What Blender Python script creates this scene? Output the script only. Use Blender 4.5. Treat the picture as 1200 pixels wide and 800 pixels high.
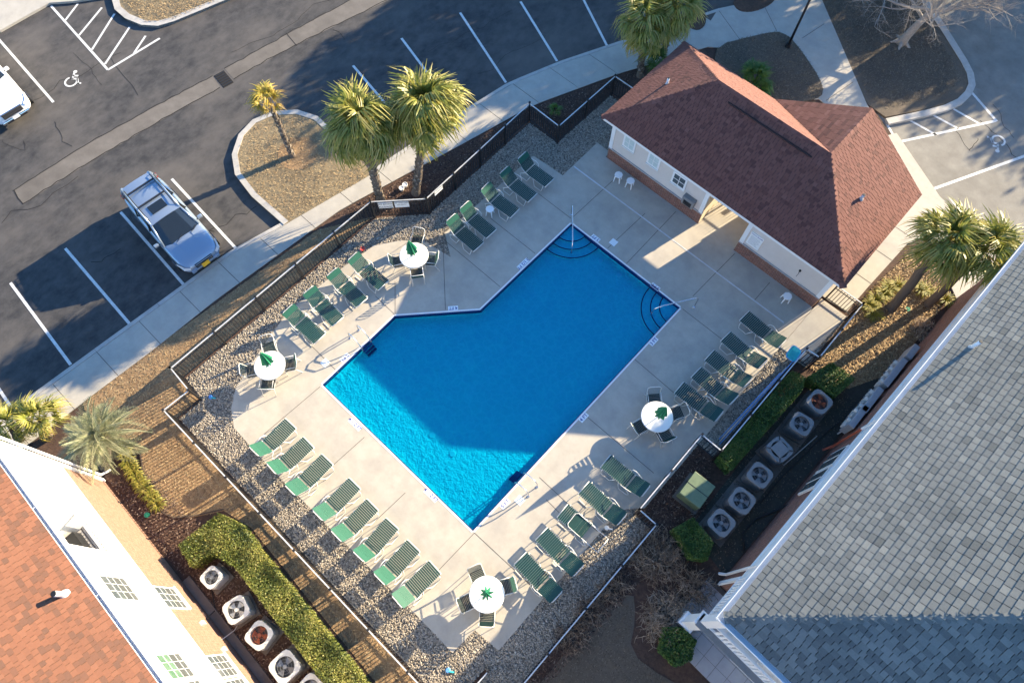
import bpy, math, random
import numpy as np
from mathutils import Vector, Matrix
random.seed(7); rng = np.random.default_rng(7)
sc = bpy.context.scene
for o in list(bpy.data.objects): bpy.data.objects.remove(o)
C = sc.collection
R = math.radians
# ------------------------------------------------------------------ camera, world, sun
# the site's own axes are world X (along the clubhouse wall) and Y; a drone looks steeply down on it
CAM_H, FPX, TILT, HEAD = 26.0, 800.0, math.atan(335/800), R(43)
cd = bpy.data.cameras.new('camera'); cam = bpy.data.objects.new('camera', cd); C.objects.link(cam)
cam.location = (0, 0, CAM_H); cam.rotation_euler = (TILT, 0, HEAD)
cd.sensor_width = 36.0; cd.lens = 36.0*FPX/1200; cd.clip_end = 2000; sc.camera = cam
SUN_AZ, SUN_EL = R(77), R(17.0)
w = bpy.data.worlds.new('World'); sc.world = w; w.use_nodes = True
nt = w.node_tree; bg = nt.nodes['Background']
sky = nt.nodes.new('ShaderNodeTexSky'); sky.sky_type = 'NISHITA'; sky.sun_disc = False
sky.sun_elevation = SUN_EL; sky.sun_rotation = math.pi/2 - SUN_AZ; sky.air_density = 1.0; sky.dust_density = 0.1; sky.ozone_density = 5.0
gn = nt.nodes.new('ShaderNodeMix'); gn.data_type = 'RGBA'; gn.blend_type = 'MULTIPLY'; gn.inputs[0].default_value = 1; gn.inputs[7].default_value = (.90,1.0,1.04,1); nt.links.new(sky.outputs[0], gn.inputs[6]); nt.links.new(gn.outputs[2], bg.inputs[0]); bg.inputs[1].default_value = 0.105
sd = bpy.data.lights.new('sun', 'SUN'); sd.energy = 5.0; sd.angle = R(0.4); sd.color = (1.0, 0.84, 0.58)
sun = bpy.data.objects.new('sun', sd); C.objects.link(sun)
sdir = Vector((math.cos(SUN_AZ)*math.cos(SUN_EL), math.sin(SUN_AZ)*math.cos(SUN_EL), math.sin(SUN_EL)))
sun.rotation_euler = sdir.to_track_quat('Z', 'Y').to_euler()
vs = sc.view_settings; vs.view_transform = 'Standard'; vs.look = 'None'; vs.gamma = 1.0; vs.exposure = 2.08
sc.render.engine = 'CYCLES'; sc.cycles.max_bounces = 6; sc.cycles.transparent_max_bounces = 12

# ------------------------------------------------------------------ helpers
def S(u, v, z=0.0):
    """photo pixel (1200x800) -> point on the horizontal plane at height z"""
    x = (u-600)/FPX; y = (400-v)/FPX; c, s = math.cos(TILT), math.sin(TILT)
    d = (x, y*c+s, y*s-c); k = (CAM_H-z)/-d[2]; X, Y = d[0]*k, d[1]*k
    return (X*math.cos(HEAD)-Y*math.sin(HEAD), X*math.sin(HEAD)+Y*math.cos(HEAD))
def tag(o, label=None, cat=None, group=None, kind=None):
    if label: o['label'] = label
    if cat: o['category'] = cat
    if group: o['group'] = group
    if kind: o['kind'] = kind
    return o
def empty(name, loc=(0, 0, 0), rz=0):
    o = bpy.data.objects.new(name, None); C.objects.link(o); o.location = loc; o.rotation_euler = (0, 0, rz); o.empty_display_size = .1
    return o
class MB:
    def __init__(s): s.v = []; s.f = []; s.t = []
    def add(s, vs_, fs, tone=.5):
        b = len(s.v); s.v.extend([tuple(p) for p in vs_]); s.t.extend([tone]*len(vs_)); s.f.extend([tuple(i+b for i in q) for q in fs]); return s
    def quad(s, a, b, c, d, tone=.5): return s.add([a, b, c, d], [(0, 1, 2, 3)], tone)
    def box(s, c, d, rz=0, tone=.5, M=None):
        x, y, z = d[0]/2, d[1]/2, d[2]/2; P = [(-x,-y,-z),(x,-y,-z),(x,y,-z),(-x,y,-z),(-x,-y,z),(x,-y,z),(x,y,z),(-x,y,z)]
        if M is not None: P = [tuple(M @ Vector(p) + Vector(c)) for p in P]
        else:
            k, n = math.cos(rz), math.sin(rz); P = [(c[0]+p[0]*k-p[1]*n, c[1]+p[0]*n+p[1]*k, c[2]+p[2]) for p in P]
        return s.add(P, [(0,3,2,1),(4,5,6,7),(0,1,5,4),(1,2,6,5),(2,3,7,6),(3,0,4,7)], tone)
    def span(s, x0, x1, y0, y1, z0, z1, tone=.5): return s.box(((x0+x1)/2,(y0+y1)/2,(z0+z1)/2), (abs(x1-x0),abs(y1-y0),abs(z1-z0)), 0, tone)
    def prism(s, poly, z0, z1, tone=.5):
        n = len(poly); a = sum(poly[i][0]*poly[(i+1)%n][1]-poly[(i+1)%n][0]*poly[i][1] for i in range(n))
        if a < 0: poly = poly[::-1]
        P = [(p[0],p[1],z0) for p in poly]+[(p[0],p[1],z1) for p in poly]
        return s.add(P, [tuple(range(n-1,-1,-1)), tuple(range(n,2*n))]+[(i,(i+1)%n,n+(i+1)%n,n+i) for i in range(n)], tone)
    def tube(s, pts, r, n=6, tone=.5, caps=True):
        pts = [Vector(p) for p in pts]; rs = r if isinstance(r, (list, tuple)) else [r]*len(pts); V = []; F = []; up = None
        for i, p in enumerate(pts):
            d = (pts[min(i+1,len(pts)-1)]-pts[max(i-1,0)]).normalized()
            if up is None: up = d.orthogonal().normalized()
            up = (up - d*up.dot(d)); up = up.normalized() if up.length > 1e-6 else d.orthogonal().normalized()
            sd_ = d.cross(up)
            for k in range(n):
                a = 2*math.pi*k/n; V.append(p+(up*math.cos(a)+sd_*math.sin(a))*rs[i])
        for i in range(len(pts)-1):
            for k in range(n): F.append((i*n+k, i*n+(k+1)%n, (i+1)*n+(k+1)%n, (i+1)*n+k))
        if caps: F.append(tuple(range(n-1,-1,-1))); F.append(tuple(range((len(pts)-1)*n, len(pts)*n)))
        return s.add(V, F, tone)
    def cyl(s, c, r0, r1, h, n=20, tone=.5):
        V = [(c[0]+r0*math.cos(2*math.pi*k/n), c[1]+r0*math.sin(2*math.pi*k/n), c[2]) for k in range(n)]+[(c[0]+r1*math.cos(2*math.pi*k/n), c[1]+r1*math.sin(2*math.pi*k/n), c[2]+h) for k in range(n)]
        return s.add(V, [tuple(range(n-1,-1,-1)), tuple(range(n,2*n))]+[(k,(k+1)%n,n+(k+1)%n,n+k) for k in range(n)], tone)
    def ring(s, c, r0, r1, z0, z1, n=24, a0=0, a1=2*math.pi, tone=.5):
        full = abs(a1-a0-2*math.pi) < 1e-6; m = n if full else n+1; V = []; F = []
        for k in range(m):
            a = a0+(a1-a0)*k/n; x, y = math.cos(a), math.sin(a)
            V += [(c[0]+r0*x,c[1]+r0*y,z0),(c[0]+r1*x,c[1]+r1*y,z0),(c[0]+r1*x,c[1]+r1*y,z1),(c[0]+r0*x,c[1]+r0*y,z1)]
        for k in range(n):
            i, j = k*4, ((k+1)%m)*4
            for q in range(4): F.append((i+q, j+q, j+(q+1)%4, i+(q+1)%4))
        if not full: F += [(3,2,1,0), tuple(n*4+q for q in range(4))]
        return s.add(V, F, tone)
    def build(s, name, mat, parent=None, smooth=False, bevel=0):
        me = bpy.data.meshes.new(name); me.from_pydata(s.v, [], s.f)
        at = me.attributes.new('tone', 'FLOAT', 'POINT'); at.data.foreach_set('value', s.t)
        if mat: me.materials.append(M[mat] if isinstance(mat, str) else mat)
        if smooth: me.polygons.foreach_set('use_smooth', [True]*len(me.polygons))
        o = bpy.data.objects.new(name, me); C.objects.link(o)
        if parent: o.parent = parent
        if bevel:
            b = o.modifiers.new('bevel', 'BEVEL'); b.width = bevel; b.segments = 2; b.limit_method = 'ANGLE'
        return o
def bulk(name, V, F, T, mat, parent=None, smooth=False):
    """one mesh from numpy arrays, F is (n,3) or (n,4)"""
    me = bpy.data.meshes.new(name); k = F.shape[1]
    me.vertices.add(len(V)); me.vertices.foreach_set('co', np.ascontiguousarray(V, np.float32).ravel())
    me.loops.add(F.size); me.loops.foreach_set('vertex_index', np.ascontiguousarray(F, np.int32).ravel())
    me.polygons.add(len(F)); me.polygons.foreach_set('loop_start', np.arange(0, F.size, k, dtype=np.int32))
    me.update(calc_edges=True); me.validate()
    at = me.attributes.new('tone', 'FLOAT', 'POINT'); at.data.foreach_set('value', np.ascontiguousarray(T, np.float32))
    me.materials.append(M[mat])
    if smooth: me.polygons.foreach_set('use_smooth', [True]*len(me.polygons))
    o = bpy.data.objects.new(name, me); C.objects.link(o)
    if parent: o.parent = parent
    return o
def inst(src, name, parent=None, loc=None, rot=None, scale=None):
    o = bpy.data.objects.new(name, src if isinstance(src, bpy.types.Mesh) else src.data); C.objects.link(o)
    if parent: o.parent = parent
    if loc is not None: o.location = loc
    if rot is not None: o.rotation_euler = rot
    if scale is not None: o.scale = scale if hasattr(scale, '__len__') else (scale,)*3
    return o
def copy_tree(o, parent=None):
    c = o.copy(); C.objects.link(c); c.parent = parent
    for ch in list(o.children): copy_tree(ch, c)
    return c
def inpoly(P, poly):
    x, y = P[:, 0], P[:, 1]; r = np.zeros(len(P), bool); n = len(poly)
    for i in range(n):
        x1, y1 = poly[i]; x2, y2 = poly[(i+1) % n]
        if y1 == y2: continue
        r ^= ((y1 > y) != (y2 > y)) & (x < (x2-x1)*(y-y1)/(y2-y1)+x1)
    return r
def scatter(poly, dens, holes=()):
    P = np.array(poly); lo, hi = P.min(0), P.max(0); n = int(dens*np.prod(hi-lo)); q = rng.uniform(lo, hi, (n, 2)); k = inpoly(q, poly)
    for h in holes: k &= ~inpoly(q, h)
    return q[k]
def rnd_smooth(pts, it=2):
    for _ in range(it):
        o = []
        for i in range(len(pts)):
            a, b = pts[i], pts[(i+1) % len(pts)]; o += [(a[0]*.75+b[0]*.25, a[1]*.75+b[1]*.25), (a[0]*.25+b[0]*.75, a[1]*.25+b[1]*.75)]
        pts = o
    return pts
def ordn(i): return ['first','second','third','fourth','fifth','sixth','seventh','eighth'][i]

# ------------------------------------------------------------------ materials
M = {}
def mat(name, c1, c2=None, rough=.7, scale=3.0, detail=6, c3=None, scale2=.4, amt2=.5, bump=0, bscale=40, metal=0, tone=None, spec=.4, trans=0, coat=0, stretch=None):
    """procedural surface: two tones by fine noise, a third by broad noise, optional per-piece tone attribute"""
    m = bpy.data.materials.new(name); m.use_nodes = True; n = m.node_tree.nodes; L = m.node_tree.links
    p = n['Principled BSDF']; p.inputs['Roughness'].default_value = rough; p.inputs['Metallic'].default_value = metal
    p.inputs['Specular IOR Level'].default_value = spec; p.inputs['Coat Weight'].default_value = coat
    tc = n.new('ShaderNodeTexCoord'); src = tc.outputs['Object']
    if stretch:
        mp = n.new('ShaderNodeMapping'); mp.inputs['Scale'].default_value = stretch; L.new(src, mp.inputs[0]); src = mp.outputs[0]
    def noise(sc_, d=6):
        t = n.new('ShaderNodeTexNoise'); t.inputs['Scale'].default_value = sc_; t.inputs['Detail'].default_value = d; t.inputs['Roughness'].default_value = .65; L.new(src, t.inputs[0]); return t.outputs[0]
    def ramp(f, lo, hi):
        r = n.new('ShaderNodeMapRange'); r.inputs[1].default_value = lo; r.inputs[2].default_value = hi; L.new(f, r.inputs[0]); return r.outputs[0]
    def mix(f, a, b):
        x = n.new('ShaderNodeMix'); x.data_type = 'RGBA'
        if isinstance(f, float): x.inputs[0].default_value = f
        else: L.new(f, x.inputs[0])
        for s_, q in ((6, a), (7, b)):
            if isinstance(q, tuple): x.inputs[s_].default_value = (*q, 1)
            else: L.new(q, x.inputs[s_])
        return x.outputs[2]
    col = c1
    if c2: col = mix(ramp(noise(scale, detail), .32, .68), c1, c2)
    if tone:
        at = n.new('ShaderNodeAttribute'); at.attribute_name = 'tone'; cr = n.new('ShaderNodeValToRGB'); e = cr.color_ramp.elements
        for i, q in enumerate(tone):
            el = e[i] if i < 2 else e.new(1.0)
            el.position = i/(len(tone)-1); el.color = (*q, 1)
        L.new(at.outputs['Fac'], cr.inputs[0])
        col = mix(.3, cr.outputs[0], col) if c2 else cr.outputs[0]
    if c3: 
        k = n.new('ShaderNodeMath'); k.operation = 'MULTIPLY'; k.inputs[1].default_value = amt2; L.new(ramp(noise(scale2, 5), .45, .7), k.inputs[0]); col = mix(k.outputs[0], col, c3)
    if isinstance(col, tuple): p.inputs['Base Color'].default_value = (*col, 1)
    else: L.new(col, p.inputs['Base Color'])
    if bump:
        b = n.new('ShaderNodeBump'); b.inputs['Strength'].default_value = bump; b.inputs['Distance'].default_value = .02; L.new(noise(bscale, 4), b.inputs['Height']); L.new(b.outputs[0], p.inputs['Normal'])
    if trans:
        tr = n.new('ShaderNodeBsdfTranslucent'); ms = n.new('ShaderNodeMixShader'); ms.inputs[0].default_value = trans
        if isinstance(col, tuple): tr.inputs[0].default_value = (*col, 1)
        else: L.new(col, tr.inputs[0])
        L.new(p.outputs[0], ms.inputs[1]); L.new(tr.outputs[0], ms.inputs[2]); L.new(ms.outputs[0], n['Material Output'].inputs[0])
    M[name] = m; return m
mat('asphalt', (.028,.027,.028), (.074,.068,.065), .85, 2.4, 14, (.120,.105,.092), .22, .85, .5, 90, stretch=(1.15,.75,1))
mat('asphalt_pale', (.17,.155,.135), (.24,.225,.195), .88, 1.5, 10, (.13,.12,.105), .3, .5, .4, 90)
mat('asphalt_strip', (.125,.108,.092), (.165,.145,.125), .9, 2, 8, (.08,.07,.06), .4, .6, .3, 80)
mat('crack', (.018,.016,.015), None, .95)
mat('soil', (.05,.036,.026), (.085,.06,.042), .95, 6, 8, (.03,.024,.02), .6, .5, .8, 50)
mat('mulch', (.055,.030,.021), (.11,.062,.042), .95, 9, 8, (.03,.02,.016), .8, .5, .9, 60)
mat('straw_bed', (.25,.152,.075), (.36,.23,.12), .95, 9, 8, (.15,.085,.045), .7, .6, .9, 60)
mat('dry_lawn', (.20,.15,.085), (.28,.215,.125), .95, 8, 9, (.085,.062,.04), .5, .6, .8, 70)
mat('brown_lawn', (.105,.08,.058), (.145,.112,.08), .95, 8, 9, (.07,.055,.042), .5, .6, .8, 70)
mat('mossy_soil', (.035,.034,.028), (.06,.056,.045), .95, 5, 8, (.04,.046,.03), .9, .6, .8, 50)
mat('concrete', (.40,.355,.29), (.46,.412,.34), .85, 2.2, 12, (.27,.245,.215), .8, .5, .15, 120)
mat('walk', (.38,.345,.29), (.44,.402,.34), .85, 2.2, 10, (.29,.27,.245), .7, .5, .2, 110)
mat('joint', (.10,.085,.075), None, .95)
mat('kerb', (.37,.345,.31), (.46,.43,.385), .85, 3, 8, (.27,.25,.23), 1.2, .5, .2, 90)
mat('pavers', (.33,.31,.31), (.38,.36,.355), .7, 3, 6, None, 1, .5, .1, 90)
mat('paint', (.70,.69,.66), (.50,.49,.46), .7, 11, 8, (.34,.33,.31), 3, .35)
mat('white_trim', (.78,.77,.75), (.72,.71,.69), .45, 2)
mat('white_siding', (.80,.79,.77), (.76,.75,.73), .5, 2)
mat('gutter_white', (.72,.74,.76), (.64,.66,.68), .4, 2)
mat('white_plastic', (.78,.78,.77), None, .4)
mat('table_white', (.80,.79,.74), (.76,.75,.70), .4, 4)
mat('stucco', (.60,.53,.47), (.64,.57,.51), .85, 3, 8, (.55,.49,.44), .6, .4, .2, 120)
mat('cream', (.66,.55,.38), (.70,.59,.42), .8, 3, 6)
mat('gravel', (.5,.5,.5), None, .8, tone=[(.09,.072,.054),(.25,.205,.155),(.37,.315,.245),(.52,.465,.38)])
mat('gravel_bed', (.10,.088,.075), (.2,.18,.15), .95, 14, 6, bump=1, bscale=40)
mat('metal_black', (.014,.014,.016), (.02,.02,.022), .4, 6)
mat('rail_pale', (.62,.62,.62), (.5,.5,.5), .35, 5, metal=.2)
mat('steel', (.72,.72,.72), None, .22, metal=.9)
mat('frame_white', (.72,.70,.65), (.66,.64,.6), .4, 5)
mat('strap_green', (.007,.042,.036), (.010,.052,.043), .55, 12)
mat('strap_light', (.020,.115,.075), (.026,.135,.088), .55, 12, trans=.25)  # pale head pad green; also carries painted sunlight on raised backs
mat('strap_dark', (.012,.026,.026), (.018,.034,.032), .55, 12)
mat('umbrella', (.01,.17,.085), (.014,.21,.105), .75, 14)
mat('leaf', (.10,.13,.03), None, .5, tone=[(.04,.065,.012),(.11,.135,.024),(.20,.205,.042),(.30,.26,.065)], trans=.25)
mat('leaf_dark', (.04,.08,.02), None, .5, tone=[(.02,.05,.01),(.05,.11,.018),(.085,.155,.03),(.14,.19,.045)], trans=.25)
mat('leaf_gold', (.2,.18,.04), None, .5, tone=[(.12,.13,.02),(.24,.24,.035),(.36,.30,.05),(.42,.34,.09)], trans=.3)
mat('palm_leaf', (.1,.13,.03), None, .45, tone=[(.07,.10,.014),(.18,.20,.03),(.30,.285,.055),(.46,.38,.13)], trans=.35)
mat('palm_green', (.06,.13,.03), None, .45, tone=[(.02,.06,.01),(.04,.11,.016),(.07,.15,.025),(.11,.18,.04)], trans=.3)
mat('palm_yellow', (.3,.25,.05), None, .5, tone=[(.16,.16,.025),(.30,.26,.04),(.42,.31,.05),(.36,.22,.06)], trans=.3)
mat('pindo_leaf', (.2,.22,.13), None, .5, tone=[(.14,.165,.08),(.25,.265,.14),(.35,.34,.20),(.44,.41,.26)], trans=.25)
mat('bark_palm', (.16,.13,.10), None, .9, tone=[(.05,.038,.03),(.13,.10,.075),(.22,.18,.14),(.33,.28,.22)])
mat('bark_pale', (.36,.31,.26), (.24,.20,.165), .9, 10, 8)
mat('bark_dark', (.10,.07,.05), (.06,.045,.035), .9, 10, 8)
mat('twig', (.2,.14,.1), None, .9, tone=[(.07,.045,.033),(.19,.125,.085),(.32,.225,.15),(.46,.35,.25)])
mat('straw', (.3,.2,.1), None, .9, tone=[(.11,.068,.035),(.24,.155,.08),(.38,.265,.14),(.50,.38,.21)])
mat('straw_dim', (.3,.2,.1), None, .9, tone=[(.05,.038,.028),(.11,.085,.06),(.17,.135,.095),(.25,.205,.15)])
mat('chips', (.1,.06,.04), None, .95, tone=[(.025,.015,.012),(.075,.042,.03),(.15,.092,.065),(.27,.20,.15)])
mat('shingle_red', (.165,.065,.048), (.115,.044,.034), .9, 30, 4, tone=[(.075,.030,.024),(.150,.057,.042),(.19,.076,.056),(.23,.10,.076)], bump=.3, bscale=150)
mat('shingle_orange', (.24,.09,.042), (.16,.065,.035), .9, 30, 4, tone=[(.075,.048,.038),(.14,.062,.040),(.175,.075,.046),(.205,.092,.057)], c3=(.12,.055,.035), scale2=.5, amt2=.4, bump=.3, bscale=150)
mat('shingle_grey', (.19,.195,.178), (.10,.105,.098), .9, 22, 5, tone=[(.085,.09,.086),(.145,.15,.142),(.20,.203,.186),(.26,.258,.228)], c3=(.08,.085,.08), scale2=.45, amt2=.4, bump=.3, bscale=120)
mat('shingle_slate', (.2,.23,.27), (.14,.16,.19), .9, 22, 5, tone=[(.07,.085,.105),(.13,.15,.18),(.19,.215,.25),(.27,.295,.33)], bump=.3, bscale=120)
mat('under_red', (.05,.025,.02), None, .95); mat('under_orange', (.10,.05,.03), None, .95); mat('under_grey', (.012,.013,.015), None, .95)
mat('pool_shell', (.33,.84,.80), (.28,.78,.77), .6, 1.5, 4, bump=.85, bscale=6.5)
for q_ in M['pool_shell'].node_tree.nodes:
    if q_.type == 'BUMP': q_.inputs['Strength'].default_value = 1.0; q_.inputs['Distance'].default_value = .11
mat('screen_grey', (.055,.06,.06), (.075,.08,.08), .5, 6)
mat('tile_navy', (.008,.02,.09), (.015,.035,.14), .25, 20)
mat('car_silver', (.29,.355,.44), None, .28, metal=.5, coat=1); mat('car_white', (.80,.81,.82), None, .3, coat=1)  # car_silver: blue of the reflected sky mixed into the paint colour
mat('glass_dark', (.012,.016,.02), None, .06, spec=.8); mat('tyre', (.012,.012,.012), None, .8); mat('black_plastic', (.016,.016,.018), None, .5)
mat('chrome', (.7,.7,.72), None, .15, metal=1); mat('lamp_lens', (.6,.62,.65), None, .12, coat=1); mat('plate', (.80,.42,.02), None, .5)
mat('glass_window', (.06,.075,.085), (.10,.115,.12), .08, 3, spec=.8); mat('blind', (.52,.60,.58), (.44,.52,.50), .7, 6)
mat('glass_green', (.06,.13,.08), (.14,.21,.155), .15, 3, spec=.7)
mat('ac_grey', (.23,.23,.23), (.19,.19,.19), .5, 8, 5, (.2,.19,.17), 3, .4); mat('ac_pale', (.60,.58,.53), (.52,.50,.46), .5, 8, 5, (.35,.31,.25), 3, .4)
mat('ac_dark', (.04,.04,.042), None, .6); mat('fan_grey', (.22,.22,.225), None, .45, metal=.3); mat('fan_rust', (.30,.075,.03), (.2,.05,.025), .7, 9)
mat('box_green', (.12,.165,.095), (.15,.20,.115), .55, 5, 5, (.09,.12,.07), 2, .5)
mat('meter_grey', (.28,.30,.33), (.36,.38,.40), .45, 6, metal=.3); mat('pipe_brick', (.36,.085,.045), (.30,.07,.04), .5, 6)
mat('cable', (.02,.02,.02), None, .6); mat('cable_pale', (.45,.43,.40), None, .6)
mat('net_cyan', (.05,.55,.60), (.08,.62,.66), .5, 9, trans=.3); mat('pole_blue', (.10,.28,.62), (.14,.34,.70), .35, 5)
mat('sign_white', (.78,.78,.76), None, .5); mat('ink_black', (.015,.015,.018), None, .6); mat('ink_blue', (.02,.03,.22), None, .6)
mat('pot_white', (.7,.68,.64), None, .6); mat('valve_green', (.02,.30,.16), None, .5); mat('petal_red', (.4,.02,.02), None, .6)
def brick_mat(name, a, b, mortar):
    m = bpy.data.materials.new(name); m.use_nodes = True; n = m.node_tree.nodes; L = m.node_tree.links; p = n['Principled BSDF']; p.inputs['Roughness'].default_value = .9
    tc = n.new('ShaderNodeTexCoord'); sp = n.new('ShaderNodeSeparateXYZ'); L.new(tc.outputs['Object'], sp.inputs[0]); ad = n.new('ShaderNodeMath'); L.new(sp.outputs[0], ad.inputs[0]); L.new(sp.outputs[1], ad.inputs[1])
    cb = n.new('ShaderNodeCombineXYZ'); L.new(ad.outputs[0], cb.inputs[0]); L.new(sp.outputs[2], cb.inputs[1])
    bt = n.new('ShaderNodeTexBrick'); L.new(cb.outputs[0], bt.inputs[0]); bt.inputs['Color1'].default_value = (*a,1); bt.inputs['Color2'].default_value = (*b,1); bt.inputs['Mortar'].default_value = (*mortar,1)
    bt.inputs['Scale'].default_value = 1; bt.inputs['Brick Width'].default_value = .21; bt.inputs['Row Height'].default_value = .075; bt.inputs['Mortar Size'].default_value = .008
    no = n.new('ShaderNodeTexNoise'); no.inputs['Scale'].default_value = 9; no.inputs['Detail'].default_value = 6; L.new(tc.outputs['Object'], no.inputs[0])
    mx = n.new('ShaderNodeMix'); mx.data_type = 'RGBA'; mx.blend_type = 'OVERLAY'; mx.inputs[0].default_value = .6; L.new(bt.outputs[0], mx.inputs[6]); L.new(no.outputs[0], mx.inputs[7]); L.new(mx.outputs[2], p.inputs['Base Color'])
    b_ = n.new('ShaderNodeBump'); b_.inputs['Strength'].default_value = .6; b_.inputs['Distance'].default_value = .01; b_.invert = True; L.new(bt.outputs['Fac'], b_.inputs['Height']); L.new(b_.outputs[0], p.inputs['Normal'])
    M[name] = m
brick_mat('brick_red', (.24,.085,.05), (.15,.055,.036), (.24,.20,.17))
brick_mat('brick_tan', (.225,.125,.08), (.19,.10,.062), (.24,.165,.125))
def water_mat():
    m = bpy.data.materials.new('pool_water'); m.use_nodes = True; n = m.node_tree.nodes; L = m.node_tree.links; n.remove(n['Principled BSDF'])
    tc = n.new('ShaderNodeTexCoord'); no = n.new('ShaderNodeTexNoise'); no.inputs['Scale'].default_value = 1.7; no.inputs['Detail'].default_value = 4; L.new(tc.outputs['Object'], no.inputs[0])
    ad = n.new('ShaderNodeMix'); ad.data_type = 'RGBA'; ad.inputs[0].default_value = .30; L.new(tc.outputs['Object'], ad.inputs[6]); L.new(no.outputs[1], ad.inputs[7])
    # caustic web painted into the transmittance tint, standing in for light focused by ripples
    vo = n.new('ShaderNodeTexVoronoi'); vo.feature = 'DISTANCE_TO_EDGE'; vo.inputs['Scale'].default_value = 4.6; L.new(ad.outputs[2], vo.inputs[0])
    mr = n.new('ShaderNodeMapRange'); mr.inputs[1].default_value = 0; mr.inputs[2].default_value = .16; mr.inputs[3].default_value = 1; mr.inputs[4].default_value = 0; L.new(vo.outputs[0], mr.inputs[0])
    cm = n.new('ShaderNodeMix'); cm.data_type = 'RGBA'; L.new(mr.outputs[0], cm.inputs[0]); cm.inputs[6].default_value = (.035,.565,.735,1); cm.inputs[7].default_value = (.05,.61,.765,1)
    tr = n.new('ShaderNodeBsdfTransparent'); L.new(cm.outputs[2], tr.inputs[0]); gl = n.new('ShaderNodeBsdfGlossy'); gl.inputs['Roughness'].default_value = .04
    n2 = n.new('ShaderNodeTexNoise'); n2.inputs['Scale'].default_value = 5; n2.inputs['Detail'].default_value = 3; L.new(tc.outputs['Object'], n2.inputs[0])
    bp = n.new('ShaderNodeBump'); bp.inputs['Strength'].default_value = .25; bp.inputs['Distance'].default_value = .03; L.new(n2.outputs[0], bp.inputs['Height']); L.new(bp.outputs[0], gl.inputs['Normal'])
    lw = n.new('ShaderNodeLayerWeight'); lw.inputs[0].default_value = .5; pw = n.new('ShaderNodeMath'); pw.operation = 'POWER'; pw.inputs[1].default_value = 5; L.new(lw.outputs['Facing'], pw.inputs[0]); fr = n.new('ShaderNodeMath'); fr.operation = 'MULTIPLY_ADD'; fr.inputs[1].default_value = .9; fr.inputs[2].default_value = .02; L.new(pw.outputs[0], fr.inputs[0]); ms = n.new('ShaderNodeMixShader'); L.new(fr.outputs[0], ms.inputs[0]); L.new(tr.outputs[0], ms.inputs[1]); L.new(gl.outputs[0], ms.inputs[2]); L.new(ms.outputs[0], n['Material Output'].inputs[0])
    M['pool_water'] = m
water_mat()
def text_mesh(txt, size, mat_, parent, loc, rot, name='lettering', align='CENTER', sx=1):
    cu = bpy.data.curves.new(name, 'FONT'); cu.body = txt; cu.size = size; cu.align_x = align; cu.align_y = 'CENTER'; cu.extrude = .001; cu.resolution_u = 3; cu.offset = size*.012
    t = bpy.data.objects.new(name, cu); C.objects.link(t); dg = bpy.context.evaluated_depsgraph_get(); me = bpy.data.meshes.new_from_object(t.evaluated_get(dg)); bpy.data.objects.remove(t)
    me.materials.clear(); me.materials.append(M[mat_]); o = bpy.data.objects.new(name, me); C.objects.link(o); o.parent = parent; o.location = loc; o.rotation_euler = rot; o.scale = (sx, 1, 1); return o

# ================================================================== THE SETTING
def struct(name, mb, m, parent=None, **k):
    o = mb.build(name, m, parent, **k)
    if parent is None: o['kind'] = 'structure'
    return o
struct('ground', MB().quad((-500,-500,-.8),(500,-500,-.8),(500,500,-.8),(-500,500,-.8)), 'soil')
lot = struct('parking_lot', MB().quad((-5.5,23,-.115),(60,23,-.115),(60,75,-.115),(-5.5,75,-.115)), 'asphalt_pale')
RZ = -.115
def sheet(name, poly, z, m, thick=None, kind='structure', label=None):
    mb = MB()
    if thick: mb.prism(poly, z-thick, z)
    else:
        n = len(poly); a = sum(poly[i][0]*poly[(i+1)%n][1]-poly[(i+1)%n][0]*poly[i][1] for i in range(n))
        if a < 0: poly = poly[::-1]
        mb.add([(p[0],p[1],z) for p in poly], [tuple(range(n))])
    o = mb.build(name, m); o['kind'] = kind; return o
def pxs(*q, z=0): return [S(u, v, z) for u, v in q]
pool = [(-9.37,13.92),(-3.3,13.92),(-3.3,1.42),(-11.72,1.38),(-11.82,5.45),(-9.38,8.1)]
def poly_with_hole(name, outer, hole, z, m, thick):
    import bmesh
    bm = bmesh.new(); ed = []
    for loop in (outer, hole):
        vs_ = [bm.verts.new((p[0],p[1],z)) for p in loop]; ed += [bm.edges.new((vs_[i], vs_[(i+1)%len(vs_)])) for i in range(len(vs_))]
    bmesh.ops.triangle_fill(bm, use_beauty=True, use_dissolve=False, edges=ed)
    kill = []
    for f in bm.faces:
        c = f.calc_center_median()
        if inpoly(np.array([[c.x,c.y]]), hole)[0] or not inpoly(np.array([[c.x,c.y]]), outer)[0]: kill.append(f)
    if kill: bmesh.ops.delete(bm, geom=kill, context='FACES')
    for f in bm.faces:
        if f.normal.z < 0: f.normal_flip()
    r = bmesh.ops.extrude_face_region(bm, geom=bm.faces[:]); 
    for v in [q for q in r['geom'] if isinstance(q, bmesh.types.BMVert)]: v.co.z -= thick
    bmesh.ops.recalc_face_normals(bm, faces=bm.faces[:])
    me = bpy.data.meshes.new(name); bm.to_mesh(me); bm.free(); me.materials.append(M[m]); o = bpy.data.objects.new(name, me); C.objects.link(o); o['kind'] = 'structure'; return o
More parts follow.
